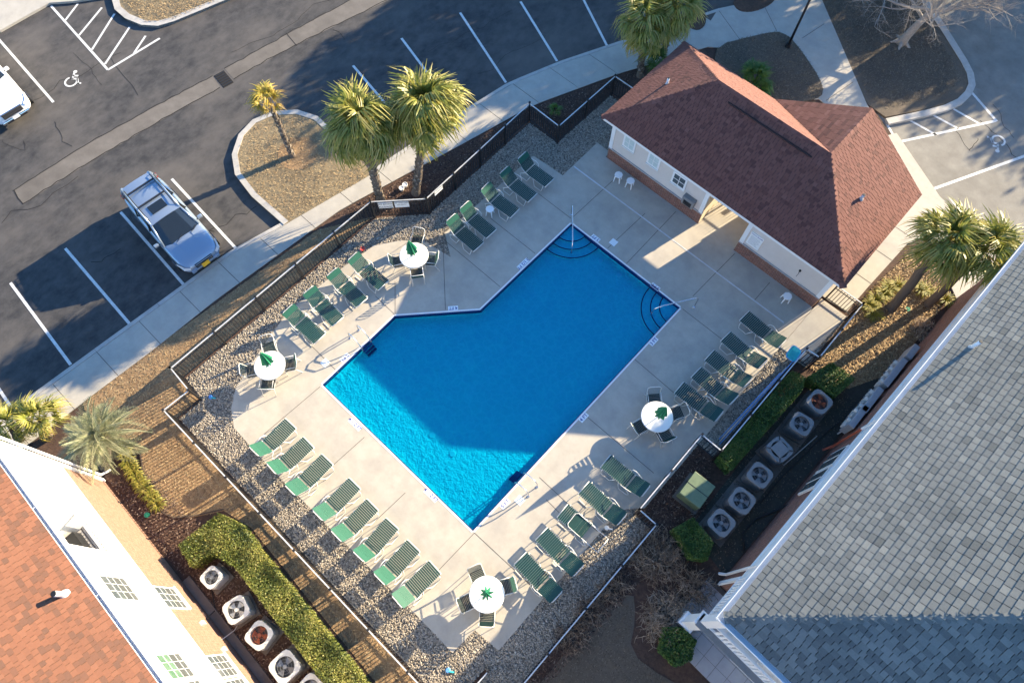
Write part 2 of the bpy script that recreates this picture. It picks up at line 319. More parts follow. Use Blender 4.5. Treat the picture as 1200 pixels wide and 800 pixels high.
# sidewalk along the lot: outer (kerb) and inner edge as functions of y
oy = [-16,-7.5,2.5,5.4,9.8,13.5,17.9,20.6,23.2,25.2,29.3,33]; ox = [-20.4,-19.95,-19.4,-18.8,-18.0,-17.6,-16.96,-16.03,-14.9,-14.0,-12.2,-10.4]
iy = [-16,-5.1,-2.4,.8,7.4,13.2,17.7,21.9,26.4,33]; ix = [-18.5,-18.1,-17.95,-17.9,-17.43,-16.1,-15.1,-13.4,-11.2,-7.5]
fo = lambda y: float(np.interp(y, oy, ox)); fi = lambda y: float(np.interp(y, iy, ix))
sheet('road', [(-75,-40),(-18.6,-40)]+[(fi(y)-.2, y) for y in np.linspace(-16,33,30)]+[(-5.4,33),(-5.4,75),(-75,75)], -.12, 'asphalt')
# the land inside the sidewalk
land = [(fi(y)-.02, y) for y in np.linspace(-16, 24.5, 30)]+[(-5,24.5),(2.3,24.5),(2.3,26),(60,26),(60,-40),(-18.5,-40)]
poly_with_hole('planting_ground', land, pool, -.045, 'mulch', .15)
swb = struct('sidewalk', MB().prism([(fo(y)+.02, y) for y in np.linspace(-16,29,40)]+[(fi(y), y) for y in np.linspace(29,-16,40)], -.2, -.02), 'joint')
y = -16.0
while y < 28:
    y1 = y+2.0; sl = MB(); g = .012
    yy = np.linspace(y+g, y1-g, 4)
    sl.prism([(fo(q)+.19, q) for q in yy]+[(fi(q)-.01, q) for q in yy[::-1]], -.10, 0.0+random.uniform(-.004,.004), 0)
    sl.build('slab', 'walk', swb); y = y1
y = -16.0
while y < 29:
    y1 = min(y+3.0, 29); yy = np.linspace(y+.006, y1-.006, 5)
    MB().prism([(fo(q), q) for q in yy]+[(fo(q)+.178, q) for q in yy[::-1]], -.2, .006).build('kerb_stone', 'kerb', swb); y = y1
# walks at the back of the clubhouse
wk = pxs((842,10),(890,0),(930,-12),(960,-8),(1016,122),(1034,150),(1000,150),(960,116),(900,118),(905,60),(830,55),(818,48))
sheet('back_walk', wk, -.006, 'walk', .15)
for a, b in (((892,0),(912,40)),((842,12),(868,48)),((1000,96),(968,118)),((940,45),(966,28))):
    p, q = S(*a), S(*b); d = Vector((q[0]-p[0], q[1]-p[1])).normalized()*.012; nrm = (-d.y, d.x)
    o = MB().add([(p[0]-nrm[0],p[1]-nrm[1],-.002),(q[0]-nrm[0],q[1]-nrm[1],-.002),(q[0]+nrm[0],q[1]+nrm[1],-.002),(p[0]+nrm[0],p[1]+nrm[1],-.002)], [(0,1,2,3)]).build('walk_joint', 'joint'); o['kind'] = 'structure'
grass_isl = rnd_smooth(pxs((822,58),(900,38),(918,38),(934,52),(970,106),(952,120),(880,122)), 2)
sheet('grass_island', grass_isl, .02, 'brown_lawn', .05)
sheet('back_bed', [(-13.2,22.5),(-12.2,24.8),(-11.0,27.6),(-8.5,30.4),(-3.2,28.9),(-1.5,28.0),(1.3,25.9),(2.3,24.4),(2.3,23.0),(-10,22.6)], -.05, 'mulch', .1)
isl_s = rnd_smooth(pxs((858,-4),(862,13),(884,15),(910,2),(906,-12)), 2); sheet('planter_island', isl_s, .02, 'mulch', .05)
isl_s2 = rnd_smooth(pxs((795,22),(815,38),(828,30),(826,12),(808,12)), 2); sheet('planter_island', isl_s2, .02, 'mulch', .05)
lawn_tr = pxs((948,-14),(1017,122),(1038,137))+rnd_smooth(pxs((1085,128),(1124,117),(1140,98),(1128,72)), 0)+pxs((1085,8),(1066,-20))
sheet('back_lawn', lawn_tr, -.01, 'brown_lawn', .12)
kb = [S(*q) for q in ((1038,139),(1062,134),(1085,129),(1107,123),(1122,116),(1131,107),(1135,98),(1133,86),(1126,72),(1106,40),(1085,8),(1066,-20))]
def strip(pts, wd, side=1):
    P = [Vector((p[0], p[1])) for p in pts]; L_, R_ = [], []
    for i, p in enumerate(P):
        d = (P[min(i+1,len(P)-1)]-P[max(i-1,0)]).normalized(); nn = Vector((-d.y, d.x))*side; L_.append(tuple(p)); R_.append(tuple(p+nn*wd))
    return L_+R_[::-1]
def kerb_line(name, pts, wd=.2, side=1, z=.015, m='kerb'):
    root = None
    mb = MB(); st = strip(pts, wd, side); n = len(pts)
    for i in range(n-1):
        q = [st[i], st[i+1], st[2*n-2-i], st[2*n-1-i]]; mb.prism(q, -.2, z)
    o = mb.build(name, m); o['kind'] = 'structure'; return o
kerb_line('lawn_kerb', kb, .34, -1)
# islands in the left lot
isl1 = [(fo(5.15)+.186,5.15),(-20.9,5.12),(-22.4,5.35),(-23.4,5.95),(-24.1,6.9),(-24.3,7.9),(-24.0,8.9),(-23.2,9.75),(-22.2,10.15),(-20.5,10.1),(-18.9,9.85),(fo(9.7)+.186,9.7),(fo(8)+.186,8),(fo(6.5)+.186,6.5)]
sheet('lot_island', isl1, .012, 'dry_lawn', .2); kerb_line('island_kerb', isl1[:-3], .26, -1, .03); isl1_in = [(-21+(p[0]+21)*(.89 if p[0] < -18.9 else 1), 7.65+(p[1]-7.65)*.88) for p in isl1]
sheet('tree_ring', [(-21.2+.95*math.cos(R(20*k)), 8.1+.95*math.sin(R(20*k))) for k in range(18)], .018, 'straw_bed')
isl0 = [(-39,9.4),(-36.0,7.9),(-35.2,7.55),(-34.3,7.55),(-33.3,7.85),(-32.6,8.4),(-32.25,9.2),(-31.9,10.5),(-31.5,12),(-30,18),(-40,18)]
sheet('corner_island', isl0, .0, 'dry_lawn', .2); kerb_line('corner_kerb', isl0[:-1], .34, 1)
sheet('corner_walk', [(-45,-5),(-38.25,2.7),(-38.1,5.5),(-37.3,6.4),(-36.2,8.0),(-39,9.4),(-45,14)], .0, 'walk', .2)
# valley gutter: paler patched strip with cracked edges, grate
gl = [(-29.2,-2.1),(-29.0,1.5),(-28.55,5),(-28.0,8.3)]; gr = [(-28.25,-2.2),(-28.0,1.3),(-27.6,5),(-27.15,8.1)]
sheet('gutter_strip', gl+gr[::-1], -.116, 'asphalt_strip')
gl2 = [(-27.95,9.0),(-27.5,12.3),(-26.9,16.3),(-26,21)]; gr2 = [(-27.1,8.9),(-26.6,12.3),(-25.5,17.4),(-24.6,21)]
sheet('gutter_strip', gl2+gr2[::-1], -.116, 'asphalt_strip')
crk = MB()
def crack(pts, wd=.03):
    P = [];
    for i in range(len(pts)-1):
        a, b = pts[i], pts[i+1]; m_ = max(2, int(math.dist(a, b)/.35))
        for k in range(m_): P.append((a[0]+(b[0]-a[0])*k/m_+random.gauss(0,.025), a[1]+(b[1]-a[1])*k/m_+random.gauss(0,.025)))
    P.append(pts[-1]); n = len(P); st = strip(P, wd); 
    for i in range(n-1): crk.add([(q[0],q[1],-.1125) for q in (st[i], st[i+1], st[2*n-2-i], st[2*n-1-i])], [(0,1,2,3)])
for e in (gl, gr, gl2, gr2): crack(e, .05)
crack([(-29.2,-2.1),(-28.25,-2.2)], .05); crack([(-27.5,12.6),(-26.5,12.4)], .04)
for s_, e_, n_ in (((62,140),(83,170),4),((0,162),(18,172),3),((18,172),(28,169),3),((125,62),(160,110),4),((85,60),(118,98),4),((390,33),(402,45),3),((150,250),(158,262),3),((225,255),(250,270),3),((140,290),(105,305),4),((1150,140),(1195,185),5),((1138,175),(1148,160),3),((1120,150),(1138,175),3),((1165,120),(1190,160),4),((240,270),(300,240),5),((270,60),(420,-20),6),((30,120),(140,60),7),((0,260),(90,205),6),((500,60),(600,10),6),((560,85),(640,40),5)):
    pts = [(s_[0]+(e_[0]-s_[0])*k/n_+random.gauss(0,2.5)*(0<k<n_), s_[1]+(e_[1]-s_[1])*k/n_+random.gauss(0,2.5)*(0<k<n_)) for k in range(n_+1)]
    crack([S(*p) for p in pts], random.choice((.015,.022,.03)))
o = crk.build('asphalt_crack', 'crack'); o['kind'] = 'stuff'; o['label'] = 'thin dark cracks and joints running through the asphalt'; o['category'] = 'cracks'
# painted lines
def line(a, b, wd=.12, z=-.111, name='stall_line'):
    p, q = Vector(a), Vector(b); d = (q-p).normalized(); n_ = Vector((-d.y, d.x))*wd/2
    return MB().add([(*(p-n_),z),(*(q-n_),z),(*(q+n_),z),(*(p+n_),z)], [(0,1,2,3)]).build(name, 'paint')
def mark(o, label, group): tag(o, label, 'road marking', group); return o
LN = [((-25.1,-4.72),(-19.95,-5.06)),((-24.85,-2.16),(-19.7,-2.35)),((-24.65,.59),(-19.55,.31)),((-24.45,3.24),(-19.35,2.96)),((-25.3,-7.3),(-20.1,-7.7)),
      ((-23.43,13.49),(-18.0,12.5)),((-22.98,16.39),(-17.6,14.95)),((-22.04,19.68),(-17.1,17.9)),((-20.28,22.4),(-16.17,20.65)),((-18.4,25.0),(-15.0,23.14))]
LL_ = ['white stall line two bays from the silver car, nearer the sago corner','white stall line one bay away from the silver car','white stall line just beside the shaded side of the silver car','white stall line just beside the sunlit side of the silver car','white stall line by the yellow-green fan palms',
       'white stall line partly under the taller palm crown by the lot island','white stall line poking out behind the double palm crowns','shaded white stall line between the palm crowns and the fence peak','shaded white stall line opposite the fence peak','shaded white stall line beside the palms behind the clubhouse']
for (a, b), l in zip(LN, LL_): mark(line(a, b), l, 'parking stall lines')
hx = [((-38.5,2.4),(-32.34,2.01),'long white line beside the white pickup'),((-38.0,5.46),(-32.14,4.99),'long white line bounding the hatched aisle by the accessible bay'),((-32.14,4.99),(-31.98,7.99),'white line closing the hatched aisle towards the drive')]
for a, b, l in hx: mark(line(a, b), l, 'parking stall lines')
for k, (a, b) in enumerate((((-36.57,5.4),(-37.1,6.5)),((-35.16,5.3),(-35.95,7.2)),((-33.85,5.2),(-35.1,7.4)),((-32.56,5.1),(-33.75,7.4)),((-32.1,6.5),(-32.65,7.6)))): mark(line(a, b, .11, name='hatch_stripe'), f'slanting white hatch stripe, {ordn(k)} from the corner walk', 'hatch stripes by the corner island')
hr = [((-1.1,27.85),(1.68,32.17),'white line bounding the hatched aisle by the back lawn'),((.0,32.99),(1.75,32.2),'white line closing the hatched aisle by the back lawn kerb'),((1.42,26.53),(5.2,34.4),'white stall line on the pale lot behind the clubhouse')]
for a, b, l in hr: mark(line(a, b, .13, -.109), l, 'parking stall lines')
for k, (a, b) in enumerate((((-2.0,28.45),(-1.15,27.9)),((-1.36,29.41),(.05,29.5)),((-.86,30.44),(.62,30.55)),((-.15,31.46),(1.2,31.5)))): mark(line(a, b, .11, -.109, 'hatch_stripe'), f'slanting white hatch stripe by the back lawn, {ordn(k)} from the clubhouse', 'hatch stripes by the back lawn')
def wheelchair(loc, rz, sc_, z, label):
    mb = MB(); mb.ring((0,-.12), .24, .33, 0, .002, 18, R(120), R(395)); mb.cyl((.02,.52,0), .10, .10, .002, 12)
    for a, b in (((0,.42),(.02,.08)),((.0,.27),(.22,.27)),((.0,.08),(.26,.08)),((.26,.08),(.40,-.24)),((.37,-.22),(.50,-.18))):
        p, q = Vector(a), Vector(b); d = (q-p).normalized()*.01; n_ = Vector((-d.y, d.x))*5; mb.add([(*(p-n_-d*3),.002),(*(q-n_+d*3),.002),(*(q+n_+d*3),.002),(*(p+n_-d*3),.002)], [(0,1,2,3)])
    o = mb.build('wheelchair_symbol', 'paint'); o.location = (*loc, z); o.rotation_euler = (0,0,rz); o.scale = (sc_,sc_,1); tag(o, label, 'road marking', 'wheelchair symbols painted on the bays')
wheelchair((-32.9,3.4), R(80)+math.pi/2*0+R(60)-R(100), 1.0, -.111, 'white painted wheelchair symbol in the bay beside the white pickup')
wheelchair((2.4,31.1), R(-155), 1.0, -.109, 'white painted wheelchair symbol on the pale lot behind the clubhouse')
g = empty('storm_grate', (-27.45,8.55,-.116), R(-8)); tag(g, 'dark slotted storm drain grate in the road gutter', 'drain grate')
MB().span(-.5,.5,-.28,.28,.0,.004).build('frame', 'crack', g)
for k in range(6): MB().box((-.4+k*.16,0,.01), (.05,.5,.02)).build('bar', 'metal_black', g)

# ------------------------------------------------------------------ pool deck, gravel and pool
deck = [(-2.46,-2.0),(-.96,-2.0),(-.9,-.95),(.16,-.85),(.18,5.7),(.5,6.1),(.82,6.4),(.82,17.6),(.75,17.75),(-5.2,17.75),(-10.6,17.75),(-10.6,18.1),(-11.4,18.1),(-11.36,15.6),(-13.1,15.5),(-13.15,9.75),(-12.1,9.05),(-13.4,8.85),(-14.25,8.2),(-14.95,7.2),(-15.15,5.5),(-15.25,2.6),(-14.9,1.2),(-14.45,-.2),(-14.15,-1.1),(-13.6,-1.75),(-12.9,-2.15),(-11.1,-2.2)]
dk = poly_with_hole('pool_deck', deck, pool, 0.0, 'concrete', .12)
jm = MB()
def joint(a, b, wd=.022):
    p, q = Vector(a), Vector(b); d = (q-p).normalized(); n_ = Vector((-d.y, d.x))*wd/2; jm.add([(*(p-n_),.003),(*(q-n_),.003),(*(q+n_),.003),(*(p+n_),.003)], [(0,1,2,3)])
for a, b in [((519,280),(522,363)),((519,280),(586,336)),((631,227),(669,256)),((575,256),(627,297)),((672,254),(722,208)),((712,291),(756,250)),((734,309),(792,248)),((812,347),(861,297)),((884,352),(902,331)),((800,362),(848,399)),((744,421),(792,462)),((689,489),(766,554)),((632,559),(700,622)),((556,624),(510,672)),((556,624),(640,702)),((375,453),(310,508)),((427,512),(360,572)),((475,577),(440,610)),((463,368),(463,330)),((462,368),(440,347)),((397,437),(360,400)),((655,600),(640,585))]: joint(S(*a), S(*b))
jm.build('expansion_joint', 'joint', dk)
sd_ = MB().span(-11.3,.3,16.30,16.36,-.01,.006); o = sd_.build('strip_drain', 'rail_pale'); tag(o, 'long narrow pale drain strip in the deck before the clubhouse', 'drain')
gravel_area = [(-15.95,-2.2),(-15.95,8.2),(-14.35,9.95),(-14.5,16.8),(-12.75,16.8),(-12.75,20.7),(-10.5,20.7),(-10.5,17.75),(.8,17.75),(2.1,18.4),(2.1,15.3),(1.55,15.2),(1.55,9.75),(.70,9.75),(.70,6.0),(1.42,6.0),(1.42,-4.5),(.35,-4.5),(.35,-1.6),(.2,-1.6),(.2,-3.35),(-14.75,-3.4),(-14.75,-2.3)]
poly_with_hole('gravel_bed', gravel_area, pool, -.034, 'gravel_bed', .01)
def pebbles(name, poly, dens, holes, smin, smax, z):
    q = scatter(poly, dens, holes); n = len(q); r = rng.uniform(smin, smax, n); a = rng.uniform(0, 6.28, n); 
    base = np.array([(1,0,0),(0,1,0),(-1,0,0),(0,-1,0),(0,0,1),(.5,.5,.55),(-.5,-.45,.6)]); 
    V = np.zeros((n,7,3)); sx = rng.uniform(.75,1.35,(n,1)); sy = rng.uniform(.6,1.0,(n,1)); sz = rng.uniform(.45,.8,(n,1)); J = base[None]+rng.normal(0,.16,(n,7,3))
    ca, sa = np.cos(a)[:,None], np.sin(a)[:,None]; X = J[...,0]*sx; Y = J[...,1]*sy
    V[...,0] = q[:,0:1]+(X*ca-Y*sa)*r[:,None]; V[...,1] = q[:,1:2]+(X*sa+Y*ca)*r[:,None]; V[...,2] = z+J[...,2]*sz*r[:,None]+rng.uniform(0,.03,(n,1))
    f = np.array([(0,5,4),(0,1,5),(1,4,5),(1,2,4),(2,6,4),(2,3,6),(3,4,6),(3,0,4)]); F = (f[None]+np.arange(n)[:,None,None]*7).reshape(-1,3)
    t = np.clip(rng.normal(.52,.21,n),0,1); return bulk(name, V.reshape(-1,3), F, np.repeat(t,7), 'gravel')
gv = pebbles('gravel', gravel_area, 800, [deck, [(-10.6,17.7),(.9,17.7),(.9,23),(-10.6,23)], [(.7,15.25),(1.9,15.45),(2.05,18.5),(.7,18.5)]], .019, .042, -.03); tag(gv, 'pale river pebbles filling the strip between deck and fence', 'gravel', kind='stuff')
def slivers(name, poly, dens, ln, wd, z, mat_, label, cat, holes=(), lift=.03, tilt=.35, mean=.5):
    q = scatter(poly, dens, holes); n = len(q); a = rng.uniform(0,6.28,n); l = rng.uniform(.5,1,n)*ln/2; w_ = rng.uniform(.6,1.2,n)*wd/2; tl = rng.normal(0,tilt,n); ca, sa = np.cos(a), np.sin(a)
    zc = z+rng.uniform(.004,lift,n)+np.abs(l*np.sin(tl)); V = np.zeros((n,4,3))
    for i, (s1, s2) in enumerate(((-1,-1),(1,-1),(1,1),(-1,1))):
        V[:,i,0] = q[:,0]+ca*l*s1-sa*w_*s2; V[:,i,1] = q[:,1]+sa*l*s1+ca*w_*s2; V[:,i,2] = zc+s1*l*np.sin(tl)+s2*w_*rng.normal(0,.4,n)
    F = np.arange(n*4).reshape(-1,4); t = np.clip(rng.normal(mean,.25,n),0,1); o = bulk(name, V.reshape(-1,3), F, np.repeat(t,4), mat_); tag(o, label, cat, kind='stuff'); return o
# pool shell, water line, steps, water
PF = -.40
sh = MB(); n_ = len(pool); sh.add([(p[0],p[1],PF) for p in pool[::-1]], [tuple(range(n_))])
for i in range(n_):
    a, b = pool[i], pool[(i+1)%n_]; sh.quad((a[0],a[1],PF),(b[0],b[1],PF),(b[0],b[1],-.06),(a[0],a[1],-.06))
pl = empty('swimming_pool', (0,0,0)); tag(pl, 'blue swimming pool with angled side and two corner steps', 'swimming pool')
sh.build('shell', 'pool_shell', pl)
P3 = [Vector((p[0],p[1])) for p in pool]; cx = sum((p for p in P3), Vector((0,0)))/n_
for i in range(n_):
    a, b = P3[i], P3[(i+1)%n_]; d = (b-a).normalized(); nn = Vector((-d.y,d.x)); 
    if nn.dot(cx-a) < 0: nn = -nn
    MB().prism([tuple(a-nn*.0), tuple(b), tuple(b+nn*.035), tuple(a+nn*.035)], -.22, -.001).build('waterline_tile', 'tile_navy', pl); MB().prism([tuple(a+d*.0), tuple(b), tuple(b-nn*.07), tuple(a-nn*.07)], -.02, .005+.0006*i).build('coping', 'white_trim', pl)
for (x, y), a0 in (((-9.37,13.92), R(-90)), ((-3.3,13.92), R(180))):
    for k, (r, z) in enumerate(((1.6,-.30),(1.22,-.22),(.85,-.14))):
        st = MB(); st.add([(x,y,z)]+[(x+r*math.cos(a0+R(90)*q/16), y+r*math.sin(a0+R(90)*q/16), z) for q in range(17)], [(0,i+1,i+2) for i in range(16)])
        for q in range(16):
            a, b = a0+R(90)*q/16, a0+R(90)*(q+1)/16; st.quad((x+r*math.cos(a),y+r*math.sin(a),PF),(x+r*math.cos(b),y+r*math.sin(b),PF),(x+r*math.cos(b),y+r*math.sin(b),z),(x+r*math.cos(a),y+r*math.sin(a),z))
        s_o = st.build('step', 'pool_shell', pl); MB().ring((x,y), r-.045, r+.004, z, z+.008, 20, a0, a0+R(90)).build('nosing', 'tile_navy', s_o)
for (u, v) in ((428,414),(397,440),(704,304),(726,321),(506,509),(530,531)):
    x, y = S(u, v, -.3); f = MB().cyl((x,y,PF+.004), .13, .11, .02, 14).build('floor_fitting', 'white_plastic', pl)
    if u == 428 and False: MB().ring((x,y), .13, .2, PF+.004, PF+.015, 14).build('fitting_ring', 'tile_navy', f)
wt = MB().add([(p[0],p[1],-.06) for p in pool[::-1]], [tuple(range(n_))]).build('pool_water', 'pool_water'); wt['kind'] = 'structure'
# depth markers on the deck edge
DM = [((613,309),'3 1/2 FT',R(-135)),((698,279),'3 FT',R(180)),((768,336),'3 FT',R(180)),((766,400),'3 FT',R(90)),((531,361),'4 FT',R(-133)),((404,419),'5 FT',R(-90)),((416,497),'4 1/2 FT',R(0)),((505,580),'4 1/2 FT',R(0)),((592,590),'5 FT',R(90)),((684,489),'4 FT',R(90))]
for i, ((u, v), tx, rz) in enumerate(DM):
    x, y = S(u, v); wd = .62 if len(tx) > 5 else .42
    if i == 0: rz = R(-90)
    if i == 4: rz = R(-132)
    e = empty('depth_marker', (x,y,0), rz)
    near = ['beside the empty stretch below the small white stool','near the corner step facing the clubhouse','near the round drain lid before the breezeway','near the handrail step on the lounger side','on the angled pool side','near the ladder with two rails on the table side','on the eight-lounger side, nearer the angled corner','on the eight-lounger side, nearer the pointed end','on the folded-lounger side by the pointed end','on the side facing the table of shaded chairs'][i]
    tag(e, f'white tile reading {tx} {near}', 'depth marker', 'depth markers around the pool')
    MB().span(-wd/2,wd/2,-.10,.10,-.01,.005).build('tile', 'sign_white', e); text_mesh(tx, .20, 'ink_blue', e, (0,0,.007), (0,0,0))
for (u, v), l in (((719,284),'small white square skimmer lid in deck before the clubhouse'),((381,425),'small white square skimmer lid beside the pool ladder'),((609,586),'small white square skimmer lid near the folded lounger')):
    x, y = S(u, v); o = MB().span(-.15,.15,-.15,.15,-.01,.006).build('skimmer_lid', 'sign_white'); o.location = (x,y,0); tag(o, l, 'skimmer lid', 'skimmer lids in the deck')
def handrail(a, b, label):
    e = empty('handrail', (a[0],a[1],0)); d = Vector((b[0]-a[0], b[1]-a[1])); L_ = d.length; e.rotation_euler = (0,0,math.atan2(d.y,d.x)); tag(e, label, 'handrail', 'handrails at the pool steps')
    MB().tube([(0,0,0),(.0,0,.75),(.06,0,.86),(.18,0,.9),(L_-.35,0,.62),(L_-.12,0,.5),(L_,0,.35),(L_,0,-.14)], .024, 8).build('rail', 'steel', e, True)
    MB().cyl((0,0,0), .06, .05, .025, 12).build('flange', 'steel', e); MB().cyl((L_,0,-.15), .06, .05, .03, 12).build('flange', 'steel', e)
handrail(S(669,252), S(670,294), 'tall steel handrail at the pool corner step opposite the small stool')
handrail(S(813,360), S(764,367), 'steel handrail at the corner step facing the clubhouse wall')
def ladder(c, rz, label):
    e = empty('pool_ladder', (c[0],c[1],0), rz); tag(e, label, 'ladder', 'ladders into the pool')
    for s in (-.24,.24): MB().tube([(s,.62,0),(s,.62,.45),(s,.55,.62),(s,.40,.68),(s,.1,.62),(s,-.06,.35),(s,-.10,0),(s,-.12,-.38)], .022, 8).build('rail', 'steel', e, True); MB().cyl((s,.62,0), .06, .05, .02, 12).build('flange', 'steel', e)
    for k, z in enumerate((-.12,-.22,-.32)): MB().box((0,-.16-.1*k,z), (.48,.10,.03)).build('tread', 'tile_navy', e)
ladder((-11.80,3.75), R(90), 'steel pool ladder on the side of the four loungers by the road fence')
ladder((-3.28,4.0), R(-90), 'steel pool ladder on the side of the folded lounger')

# ================================================================== FENCES
def fence(pts, label, h=1.2, gate=None, group='metal fences round the pool'):
    """a run of picket fence through the ground points; posts at the ends and about every 1.9 m"""
    e = empty('picket_fence', (0,0,0)); tag(e, label, 'fence', group); posts = []; pk = MB()
    for a, b in zip(pts[:-1], pts[1:]):
        p, q = Vector(a), Vector(b); L_ = (q-p).length; d = (q-p)/L_; rz = math.atan2(d.y, d.x); n = max(1, round(L_/1.95))
        for k in range(n+1):
            w_ = p+d*L_*k/n
            if all((w_-x).length > .2 for x in posts):
                posts.append(w_); po = MB().box((w_.x,w_.y,(h+.06)/2-.05), (.065,.065,h+.16), rz).build('post', 'metal_black', e)
                MB().box((w_.x,w_.y,h+.075), (.085,.085,.03), rz).build('post_cap', 'metal_black', po)
            if k < n:
                m_ = p+d*L_*(k+.5)/n
                MB().box((m_.x,m_.y,h-.02), (L_/n-.066,.04,.035), rz).build('top_rail', 'rail_pale', e)
                for zr in (h-.2, .12): MB().box((m_.x,m_.y,zr), (L_/n-.066,.034,.03), rz).build('rail', 'metal_black', e)
        c = int(L_/.128)
        for k in range(1, c):
            w_ = p+d*L_*k/c; pk.box((w_.x,w_.y,(h-.04+.06)/2), (.026,.02,h-.10), rz)
    o = pk.build('pickets', 'metal_black', e); o['kind'] = 'stuff'; return e
fence([(-16.0,-2.25),(-16.0,8.2),(-14.35,9.95)], 'black picket fence with pale top rail along the roadside pebble strip')
fence([(-14.35,9.95),(-14.6,16.85),(-12.75,16.8),(-12.75,20.8),(-10.6,20.8)], 'black picket fence zigzagging from the pool signs to the clubhouse end')
fence([(-16.0,-2.25),(-14.75,-2.32),(-14.8,-3.45),(.3,-3.3),(.33,-1.5)], 'black picket fence between the eight loungers and the leafy hedge')
fence([(1.42,-3.6),(1.45,5.95),(.68,5.95)], 'black picket fence beside the brown lawn and dry shrubs')
fence([(.68,5.95),(.66,9.68),(1.55,9.68),(1.58,15.25),(2.15,15.3),(2.15,18.45)], 'black picket fence carrying the blue pool poles, beside the long hedge')
fence([(2.15,18.45),(.95,18.45)], 'short black picket gate between clubhouse corner and planting bed')
def sign(p, rz, wd, hg, z, lines, label, size):
    e = empty('pool_sign', (p[0],p[1],z), rz); tag(e, label, 'sign', 'signs on the pool fence'); MB().box((0,0,0), (wd,.012,hg)).build('panel', 'sign_white', e)
    MB().box((0,-.007,hg/2-.012), (wd,.006,.008)).build('border', 'ink_black', e); MB().box((0,-.007,-hg/2+.012), (wd,.006,.008)).build('border', 'ink_black', e)
    for k, t in enumerate(lines):
        if t: text_mesh(t, size[k], 'ink_black', e, (0,-.0085,hg/2-(k+.62)*hg/(len(lines)+.2)), (R(90),0,0))
fa = math.atan2(1.75,1.65); dirv = Vector((math.cos(fa), math.sin(fa))); nrm = Vector((dirv.y,-dirv.x))
for t, ln, sz, lb in ((.62,('NO DIVING','ALLOWED'),(.135,.135),'white sign reading NO DIVING ALLOWED on the road fence'),(1.32,('NO LIFEGUARD','ON DUTY',''),(.088,.088,.045),'white sign reading NO LIFEGUARD ON DUTY beside the no diving sign')):
    p = Vector((-16.0,8.2))+dirv*t+nrm*.05; sign(p, fa, .62, .42, .93, ln, lb, sz)
p = (-14.42+.05,10.7); sign(p, R(92), .5, .26, .98, (), 'small plain white sign on the fence beyond the palm with pots', (.07,.06))

# ================================================================== SHINGLED ROOFS
def face_tiles(pts, tw, th, thick, jit=.0, uoff=0):
    """tiles laid in courses on a planar face; pts[0]->pts[1] is the eave; returns list of (corner quad top pts, tone, centre)"""
    P = [Vector(p) for p in pts]; o = P[0]; ud = (P[1]-P[0]).normalized(); nn = None
    nn = ud.cross(P[2]-P[0]).normalized()
    if nn.z < 0: nn = -nn
    vd = nn.cross(ud).normalized()
    if vd.z < 0: vd = -vd
    Q = [((p-o).dot(ud), (p-o).dot(vd)) for p in P]; vmax = max(q[1] for q in Q); out = []; row = 0; v = 0
    while v < vmax-.02:
        vc = min(v+th*.5, vmax-.01); xs = []
        for i in range(len(Q)):
            (u1,v1),(u2,v2) = Q[i], Q[(i+1)%len(Q)]
            if (v1 > vc) != (v2 > vc): xs.append(u1+(u2-u1)*(vc-v1)/(v2-v1))
        if len(xs) >= 2:
            a, b = min(xs), max(xs); u = a-tw*((row*.5+uoff+random.uniform(-.12,.12))%1)
            while u < b:
                wv = tw*random.uniform(1-jit,1+jit); u0, u1 = max(u,a), min(u+wv,b); g = .009
                if u1-u0 > .04: out.append((o+ud*(u0+g)+vd*v, u1-u0-2*g, min(th*1.25, vmax-v), row))
                u += wv
        v += th; row += 1
    return out, ud, vd, nn
def tile_geo(mb, p, wv, hv, ud, vd, nn, thick, tone):
    l = nn*thick*random.uniform(.92,1.08); t = nn*thick*.25; b = nn*-.004; q = p+vd*hv
    mb.add([p+b, p+ud*wv+b, q+ud*wv+b, q+b, p+l, p+ud*wv+l, q+ud*wv+t, q+t], [(4,5,6,7),(0,1,5,4),(1,2,6,5),(3,0,4,7)], tone)
def tone_r(mode=None):
    return min(1, max(0, random.gauss(.5,.25)))
def tone_b():
    return random.uniform(.05,.3) if random.random() < .14 else min(1, max(.25, random.gauss(.58,.12)))
def roof_face(root, pts, tw, th, thick, m, under, name='shingles', jit=.3, tones=tone_r):
    tl, ud, vd, nn = face_tiles(pts, tw, th, thick, jit); mb = MB()
    for p, wv, hv, row in tl: tile_geo(mb, p, wv, hv, ud, vd, nn, thick, tones())
    o = mb.build(name, m, root); o['kind'] = 'stuff'
    dn = nn*-.03; MB().add([Vector(p)+nn*-.002 for p in pts]+[Vector(p)+dn for p in pts], [tuple(range(len(pts)))]+[tuple(range(2*len(pts)-1,len(pts)-1,-1))]+[(i,(i+1)%len(pts),len(pts)+(i+1)%len(pts),len(pts)+i) for i in range(len(pts))]).build('roof_deck', under, root)
    return tl, ud, vd, nn
